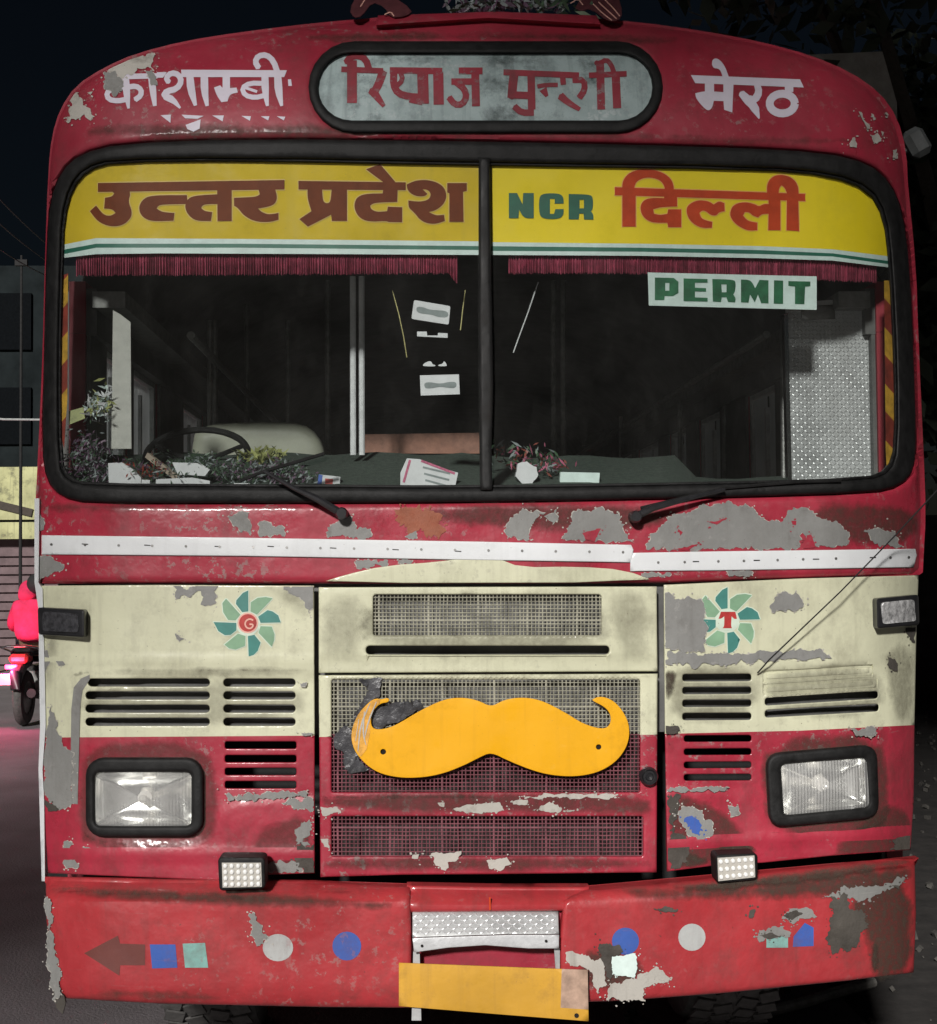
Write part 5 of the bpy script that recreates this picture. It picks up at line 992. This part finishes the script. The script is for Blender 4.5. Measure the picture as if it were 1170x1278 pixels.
tinsel([(215, 590, .14), (245, 580, .14), (265, 585, .13)], 420, (11, 9), [M['leaf_g'], M['leaf_g'], M['print']], 'green tinsel clump right of the leaning wood strip')
tinsel([(275, 590, .14), (315, 584, .14), (345, 588, .13), (375, 596, .13)], 700, (12, 8), [M['leaf_p'], M['leaf_g'], M['print']], 'long purple tinsel garland ending near the left wiper')
tinsel([(305, 572, .16), (330, 566, .16), (345, 568, .16)], 90, (8, 3), [M['leaf_y']], 'yellow green leaves on top of the long garland', .02, 'leaf_spray', 'leaves')
tinsel([(118, 500, .16), (124, 515, .16), (130, 490, .16)], 130, (8, 9), [M['film_white'], M['leaf_y'], M['paper']], 'shiny silver and yellow bow hanging behind the left edge of the windscreen', .016, 'bow', 'bow')
card('tag_card', [(86, 513), (104, 508), (106, 522), (86, 530)], .14, M['leaf_y'], 'pale yellow tag under the shiny bow at the left of the windscreen', 'tag')
tinsel([(622, 560, .2), (650, 575, .2), (680, 575, .2), (692, 580, .2)], 160, (10, 8), [M['seat'], M['pinkpaper'], M['leaf_g'], M['print']], 'reddish dried flowers on the dashboard right of the centre pillar', .014, 'dried_flowers', 'flowers')
tinsel([(585, 8, .3), (625, 4, .3), (690, 5, .3)], 220, (22, 5), [M['print'], M['leaf_g'], M['leaf_p']], 'withered garland lying on the roof ornament rail above the destination board', .022)
# cable stretched in front of the right louvres
cb = MB().tube([P(946., 840., .01), P(960., 824., .05), P(1050., 738., .09), P(1120., 666., .10), PY(1172., 610., -.05)], .0022, 6).build('cable', M['dark'], None, smooth=True); tag(cb, 'thin dark cable running diagonally across the right cream panel into a louvre', 'cable')
# ================================================================== SURROUNDINGS
# pipe and litter on the ground
pz = [PZ(x, y, .02) for x, y in ((860, 1290), (930, 1270), (1010, 1250), (1040, 1240), (1090, 1226))]
tag(MB().tube(pz, .022, 10).build('metal_pipe', M['pipe'], None, smooth=True), 'pale grey bent pipe lying on the ground below the right end of the bumper', 'pipe')
c = PZ(932., 1262., .02); tag(MB().tube([(c[0]+.05*math.cos(a), c[1]+.12*math.sin(a), .02+.03*math.sin(a*2)**2) for a in np.linspace(0, 5.2, 16)]+[(c[0]-.1, c[1]+.2, .05)], .004, 6).build('wire_loop', M['paper'], None, smooth=True), 'small loop of pale wire on the ground under the bumper', 'wire')
gm = MB(); rg = random.Random(5)
for k in range(2600):
    x = rg.uniform(.3, 9); y = rg.uniform(.2, 14); s = rg.uniform(.008, .035)*(1 if rg.random() < .95 else 2)
    gm.box((x, y, s*.3), (s, s*rg.uniform(.6, 1.2), s*.7), Matrix.Rotation(rg.uniform(0, 3), 3, (rg.random(), rg.random(), 1)))
tag(gm.build('gravel', plain('gravel', (.060, .056, .050), .9, var=.5), None), 'loose stones and litter on the dark ground beside the bus', 'gravel', kind='stuff')
# hoarding building on the left
BD = empty('shop_building', (-9, 17, 0)); tag(BD, 'low shop with a pale yellow painted signboard above a brown shutter behind the motorcyclist', 'building')
def lbox(name, c, s, mat, par, loc, ch=0): return MB().box((c[0]-loc[0], c[1]-loc[1], c[2]-loc[2]), s, ch=ch).build(name, mat, par)
bl0 = (-9, 17, 0)
YW = paint('signboard_paint', (.40, .40, .20), .6, 1.2, .35, 0, coat=0, dirtcol=(.14, .14, .09), scale=.8)
BR = plain('brown_wall', (.15, .105, .11), .85, var=.4, bmp=.3, sc=3)
lbox('wall', (-8, 17.6, 1.1), (12, .5, 2.2), BR, BD, bl0); lbox('signboard', (-8.5, 17.2, 2.86), (8.2, .12, .82), YW, BD, bl0); lbox('lower_signboard', (-8.5, 17.15, 2.28), (8.0, .10, .26), YW, BD, bl0)
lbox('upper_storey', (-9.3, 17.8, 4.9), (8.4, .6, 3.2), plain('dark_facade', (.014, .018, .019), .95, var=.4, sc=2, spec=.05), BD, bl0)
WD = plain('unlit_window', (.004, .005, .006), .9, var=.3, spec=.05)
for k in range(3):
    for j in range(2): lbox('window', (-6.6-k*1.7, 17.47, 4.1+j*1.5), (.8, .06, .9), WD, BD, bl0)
for k in range(14): lbox('shutter_slat', (-7, 17.32, .12+k*.14), (5, .05, .11), BR, BD, bl0)
for k in range(3): sg = MB().box((-6.35-k*1.6-bl0[0], 17.12-bl0[1], 2.62), (.55, .02, .12), Matrix.Rotation(.25, 3, 'Y')).build('painted_mark', plain('dark_mark', (.05, .04, .03), .8), BD)
# pole and overhead wires on the left
pb = PY(26., 560., 14.); pt = PY(31., 300., 14.)
PL = empty('utility_pole', (pb[0], 14, 0)); tag(PL, 'thin dark utility pole standing left of the bus beside the two tiny lamps', 'pole')
MB().tube([(0, 0, 0), (0, 0, pt[2]-.2)], [.025, .015], 8).build('post', M['dark'], PL); MB().box((0, 0, pt[2]-.3), (.16, .06, .08)).build('insulator', M['dark'], PL)
LMP = emit('lamp_glow', (1, .95, .85), 3.0)
for k, (px, py) in enumerate(((17, 444), (15, 466))):
    q = PY(float(px), float(py), 40.); o = MB().sphere((0, 0, 0), .055, 8).build('distant_lamp', LMP, None); o.location = q; tag(o, ('upper' if k == 0 else 'lower')+' of two tiny white lamps in the dark left of the windscreen', 'lamp', 'tiny distant lamps')
WM = plain('cable_grey', (.16, .16, .16), .6, var=.1, bmp=0)
for k, (a, b, lb) in enumerate((((-60, 182), (60, 306), 'upper'), ((-60, 222), (60, 327), 'middle'), ((-60, 268), (60, 345), 'lowest'))):
    q0, q1 = PY(float(a[0]), float(a[1]), 9.), PY(float(b[0]), float(b[1]), 16.); pts = [q0+(q1-q0)*t_+np.array([0, 0, -.25*math.sin(math.pi*t_)*.2]) for t_ in np.linspace(0, 1, 9)]
    o = MB().tube(pts, .008, 5).build('overhead_wire', WM, None); tag(o, lb+' of three slanting overhead wires against the black sky, left', 'wire', 'overhead wires left of the bus')
q0, q1 = PY(-60., 516., 11.), PY(70., 524., 11.); tag(MB().tube([q0, (q0+q1)/2-np.array([0, 0, .03]), q1], .012, 6).build('service_cable', plain('pale_cable', (.35, .37, .36), .6, var=.2), None), 'pale horizontal service cable above the yellow signboard', 'cable')
# trees: limbs plus crowns of leaf-sized faces
def tree(name, loc, h, crowns, nleaf, label, seed, leaf=.11, col=(.030, .040, .024), group=None):
    T = empty(name, loc); tag(T, label, 'tree', group); rg = np.random.default_rng(seed); mb = MB(); top = Vector((0, 0, h))
    mb.tube([(0, 0, 0), (.1, .05, h*.45), (.0, .1, h*.75), (0, 0, h)], [.26, .2, .15, .08], 10)
    for c in crowns: mb.tube([(0, .05, h*.6), (c[0]*.5, c[1]*.5, (h*.6+c[2])/2+.2), (c[0], c[1], c[2])], [.1, .07, .03], 6)
    mb.build('trunk', plain('bark', (.06, .05, .04), .9, var=.3), T, smooth=True)
    w = np.array([c[3]**3 for c in crowns]); w = w/w.sum(); N = nleaf; ci = rg.choice(len(crowns), N, p=w); C_ = np.array(crowns)[ci]
    dirs = rg.normal(size=(N, 3)); dirs /= np.linalg.norm(dirs, axis=1)[:, None]; rad = C_[:, 3]*(rg.random(N)**.42)
    pos = C_[:, :3]+dirs*rad[:, None]*np.array([1, 1, .78])
    # leaf clumps: pull toward random twig centres
    tw = pos[rg.integers(0, N, N//18)]; j = rg.integers(0, len(tw), N); pos = pos*.45+tw[j]*.55 if False else np.where(rg.random(N)[:, None] < .7, tw[j]+rg.normal(size=(N, 3))*.16, pos)
    d = rg.normal(size=(N, 3)); d /= np.linalg.norm(d, axis=1)[:, None]; e = np.cross(d, rg.normal(size=(N, 3))); e /= np.linalg.norm(e, axis=1)[:, None]; s = leaf*rg.uniform(.5, 1.3, N)[:, None]
    V = np.stack([pos-d*s, pos+e*s*.42, pos+d*s, pos-e*s*.42], 1).reshape(-1, 3); Fc = np.arange(4*N).reshape(N, 4)
    lm = plain('leaf', col, .6, var=.5, bmp=0, sc=2); o = mk('crown', V, Fc, lm, T); return T
def blobs(cx, cy, cz, R, n, r, seed):
    rg = random.Random(seed); return [(cx+rg.uniform(-R, R), cy+rg.uniform(-R, R)*.7, cz+rg.uniform(-R, R)*.6, r*rg.uniform(.6, 1.15)) for _ in range(n)]
tree('street_tree', (4.8, 7.5, 0), 4.5, blobs(-.6, 0, 5.0, 3.2, 12, 1.5, 3)+blobs(-1.6, -1, 3.0, 1.0, 5, 1.0, 4), 26000, 'dark leafy tree rising behind the right side of the bus', 11)
tree('street_tree', (6.5, 24, 0), 6, blobs(0, 0, 9, 4.5, 12, 1.8, 8), 14000, 'dim tree crown showing above the middle of the bus roof', 12, .16)
# added tree, unseen behind the camera: its canopy shades the upper part of the scene
tree('added_shade_tree', (-9.5, -13, 0), 8, blobs(6.5, 1.0, 13.9, 5.0, 34, 2.1, 21), 36000, 'added tree out of view behind the camera, shading the upper bus', 13, .20)
# load under a tarpaulin behind the roof on the right
TP = plain('tarpaulin', (.30, .285, .26), .85, var=.25, bmp=.5, sc=10)
q = [PY(a, b, 5.5) for a, b in ((960., 70.), (1102., 64.), (1120., 128.), (1122., 240.), (960., 240.))]
V = q+[p+np.array([.1, 1.5, 0]) for p in q]; n = 5; o = mk('tarpaulin_load', V, [(4, 3, 2, 1, 0), (5, 6, 7, 8, 9)]+[(i, (i+1) % n, n+(i+1) % n, n+i) for i in range(n)], TP); tag(o, 'grey tarpaulin covered load rising behind the right shoulder of the bus roof', 'tarpaulin')
# truck under that load
TR = empty('parked_truck', (2.2, 6.3, 0)); tag(TR, 'dark parked truck standing behind the right side of the bus', 'truck')
DK = paint('dark_truck_paint', (.045, .04, .045), .5, .3, .3, 0)
MB().box((0, 0, 1.95), (1.4, 1.6, 1.9), ch=.08).build('cab', DK, TR); MB().box((0, -.82, 2.2), (1.1, .03, .7)).build('windscreen', M['plastic'], TR); MB().box((0, -.85, .75), (1.5, .2, .3), ch=.03).build('bumper', DK, TR); MB().box((0, 2.2, 1.9), (1.6, 2.6, 2.0)).build('cargo_body', DK, TR)
for x in (-.6, .6):
    for y in (-.2, 2.6): MB().lathe([(.0001, -.1), (.4, -.1), (.42, 0), (.4, .1), (.0001, .1)], (x, y, .42), 'X', 20).build('wheel', M['tyre'], TR, smooth=True)
WL = empty('compound_wall', (9.5, 13, 0)); tag(WL, 'dark plastered boundary wall in the gloom at the right edge behind the bus', 'wall')
PLS = plain('old_plaster', (.055, .052, .050), .95, var=.5, bmp=.6, sc=3, spec=.1)
MB().box((0, 0, 1.1), (15, .24, 2.2)).build('wall_face', PLS, WL); MB().box((0, 0, 2.24), (15.1, .32, .08), ch=.01).build('coping', PLS, WL)
for k in range(6): MB().box((-7+k*2.8, -.16, 1.08), (.3, .08, 2.16)).build('pier', PLS, WL)
# ---------------- motorcycle and rider (seen from behind)
d0 = PZ(30., 906., 0.); MX, MY = float(d0[0]), float(d0[1]); MC = empty('motorcycle', (MX, MY, 0)); tag(MC, 'motorcycle with red tail light seen from behind on the road left of the bus', 'motorcycle')
w = MB(); w.lathe([(.18, -.045), (.24, -.055), (.28, -.045), (.30, -.02), (.305, 0), (.30, .02), (.28, .045), (.24, .055), (.18, .045)], (0, 0, .305), 'X', 28); wo = w.build('wheel', M['tyre'], MC, smooth=True)
MB().lathe([(.02, -.06), (.06, -.05), (.17, -.03), (.185, -.04), (.185, .04), (.17, .03), (.06, .05), (.02, .06)], (0, 0, .305), 'X', 24).build('rim', M['steel'], wo, smooth=True)
w = MB(); w.lathe([(.18, -.04), (.28, -.04), (.30, 0), (.28, .04), (.18, .04)], (0, 1.28, .305), 'X', 24); w.build('wheel', M['tyre'], MC, smooth=True)
MB().tube([(0, -.33, .42), (0, -.28, .58), (0, -.10, .68), (0, .15, .70)], [.05, .075, .08, .06], 10).build('mudguard', M['plastic'], MC, smooth=True)
MB().box((0, .25, .80), (.24, .75, .09), ch=.03).build('saddle', M['rubber'], MC)
MB().box((0, .85, .86), (.28, .45, .22), ch=.07).build('fuel_tank', M['logo_red'], MC)
MB().box((0, -.12, .74), (.20, .24, .10), ch=.03).build('tail_fairing', M['logo_red'], MC)
TL = emit('tail_light_glow', (1.0, .04, .10), 6.0)
MB().box((-.06, -.27, .66), (.13, .03, .05), ch=.008).build('tail_light', TL, MC)
MB().box((-.08, -.30, .53), (.21, .01, .12)).build('number_plate', plain('pale_plate', (.45, .36, .36), .5, var=.1), MC)
MB().tube([(-.17, .1, .80), (-.18, -.2, .86), (-.10, -.28, .88), (.10, -.28, .88), (.18, -.2, .86), (.17, .1, .80)], .012, 8).build('grab_rail', M['chrome'], MC, smooth=True)
MB().tube([(-.14, -.1, .62), (-.22, -.3, .60), (-.24, -.32, .68)], .012, 6).build('indicator_stalk', M['chrome'], MC, smooth=True)
MB().tube([(.13, .6, .30), (.15, .1, .32), (.16, -.30, .38)], [.03, .045, .05], 10).build('exhaust', M['rubber'], MC, smooth=True)
MB().box((0, .6, .45), (.26, .5, .35), ch=.06).build('engine', M['steel'], MC)
MB().tube([(0, 1.28, .305), (0, 1.08, .80), (0, 1.02, .98)], .035, 8).build('fork', M['chrome'], MC, smooth=True)
MB().tube([(-.35, .92, 1.03), (-.15, 1.0, 1.0), (.15, 1.0, 1.0), (.35, .92, 1.03)], .013, 8).build('handlebar', M['plastic'], MC, smooth=True)
MB().tube([(-.2, 1.0, 1.0), (-.30, .98, 1.16)], .007, 6).sphere((-.32, .96, 1.2), .06, 10, 0, (1, .3, .7)).build('mirror', M['plastic'], MC, smooth=True)
# pillar light of the tail lamp: the lit lamp colours the road
pl = bpy.data.lights.new('tail_light_lamp', 'POINT'); pl.energy = 38; pl.color = (1, .08, .25); pl.shadow_soft_size = .05; plo = bpy.data.objects.new('tail_light_lamp', pl); COL.objects.link(plo); plo.parent = MC; plo.location = (-.06, -.38, .66)
def skin(name, verts, edges, radii, mat, parent, sub=2):
    me = bpy.data.meshes.new(name); me.from_pydata(verts, edges, []); o = bpy.data.objects.new(name, me); COL.objects.link(o); o.parent = parent; me.materials.append(mat)
    sm = o.modifiers.new('skin', 'SKIN'); sm.use_smooth_shade = True
    if not me.skin_vertices: me.skin_vertices.new()
    for i, r in enumerate(radii): me.skin_vertices[0].data[i].radius = (r, r) if np.isscalar(r) else r
    me.skin_vertices[0].data[0].use_root = True
    s = o.modifiers.new('sub', 'SUBSURF'); s.levels = sub; s.render_levels = sub; return o
RD = empty('person', (MX+.04, MY+.15, 0)); tag(RD, 'person in a bright pink hooded top riding the motorcycle, seen from behind', 'person')
SK = plain('skin', (.22, .12, .08), .5, var=.1, bmp=0); HO = plain('pink_hoodie', (.60, .022, .09), .9, var=.3, bmp=1.0, sc=9); TRS = plain('dark_trousers', (.02, .022, .03), .8, var=.2)
bv = [(0, 0, .86), (0, .02, 1.06), (0, .05, 1.24), (0, .07, 1.36), (0, .09, 1.42), (0, .10, 1.52), (-.17, .07, 1.30), (-.26, .20, 1.08), (-.24, .55, 1.02), (.17, .07, 1.30), (.26, .20, 1.08), (.24, .55, 1.02), (-.13, .25, .82), (-.22, .55, .78), (-.20, .45, .38), (-.2, .55, .30), (.13, .25, .82), (.22, .55, .78), (.20, .45, .38), (.2, .55, .30), (-.25, .68, 1.02), (.25, .68, 1.02)]
be = [(0, 1), (1, 2), (2, 3), (3, 4), (4, 5), (2, 6), (6, 7), (7, 8), (2, 9), (9, 10), (10, 11), (0, 12), (12, 13), (13, 14), (14, 15), (0, 16), (16, 17), (17, 18), (18, 19), (8, 20), (11, 21)]
brd_ = [.15, .14, .13, .06, .055, .095, .06, .045, .035, .06, .045, .035, .08, .065, .045, .04, .08, .065, .045, .04, .035, .035]
skin('body', bv, be, brd_, SK, RD)
skin('hoodie', [(0, -.02, .88), (0, 0, 1.05), (0, .03, 1.22), (0, .05, 1.34), (-.17, .05, 1.30), (-.27, .18, 1.07), (-.25, .5, 1.02), (.17, .05, 1.30), (.27, .18, 1.07), (.25, .5, 1.02)], [(0, 1), (1, 2), (2, 3), (2, 4), (4, 5), (5, 6), (2, 7), (7, 8), (8, 9)], [(.20, .16), (.20, .16), (.19, .15), .10, .085, .07, .055, .085, .07, .055], HO, RD)
skin('hood', [(-.05, .02, 1.32), (-.07, .06, 1.45), (-.05, .12, 1.58)], [(0, 1), (1, 2)], [.11, .12, .085], HO, RD)
skin('trousers', [(0, 0, .84), (-.13, .25, .80), (-.22, .55, .78), (-.20, .45, .36), (.13, .25, .80), (.22, .55, .78), (.20, .45, .36)], [(0, 1), (1, 2), (2, 3), (0, 4), (4, 5), (5, 6)], [(.19, .15), .105, .085, .065, .105, .085, .065], TRS, RD)
MB().sphere((.03, .02, 1.54), .098, 16, 0, (.95, 1, 1.15)).build('hair', M['dark'], RD, smooth=True)
for sx in (-1, 1): MB().box((sx*.2, .62, .27), (.09, .24, .08), ch=.03).build('shoe', M['rubber'], RD)
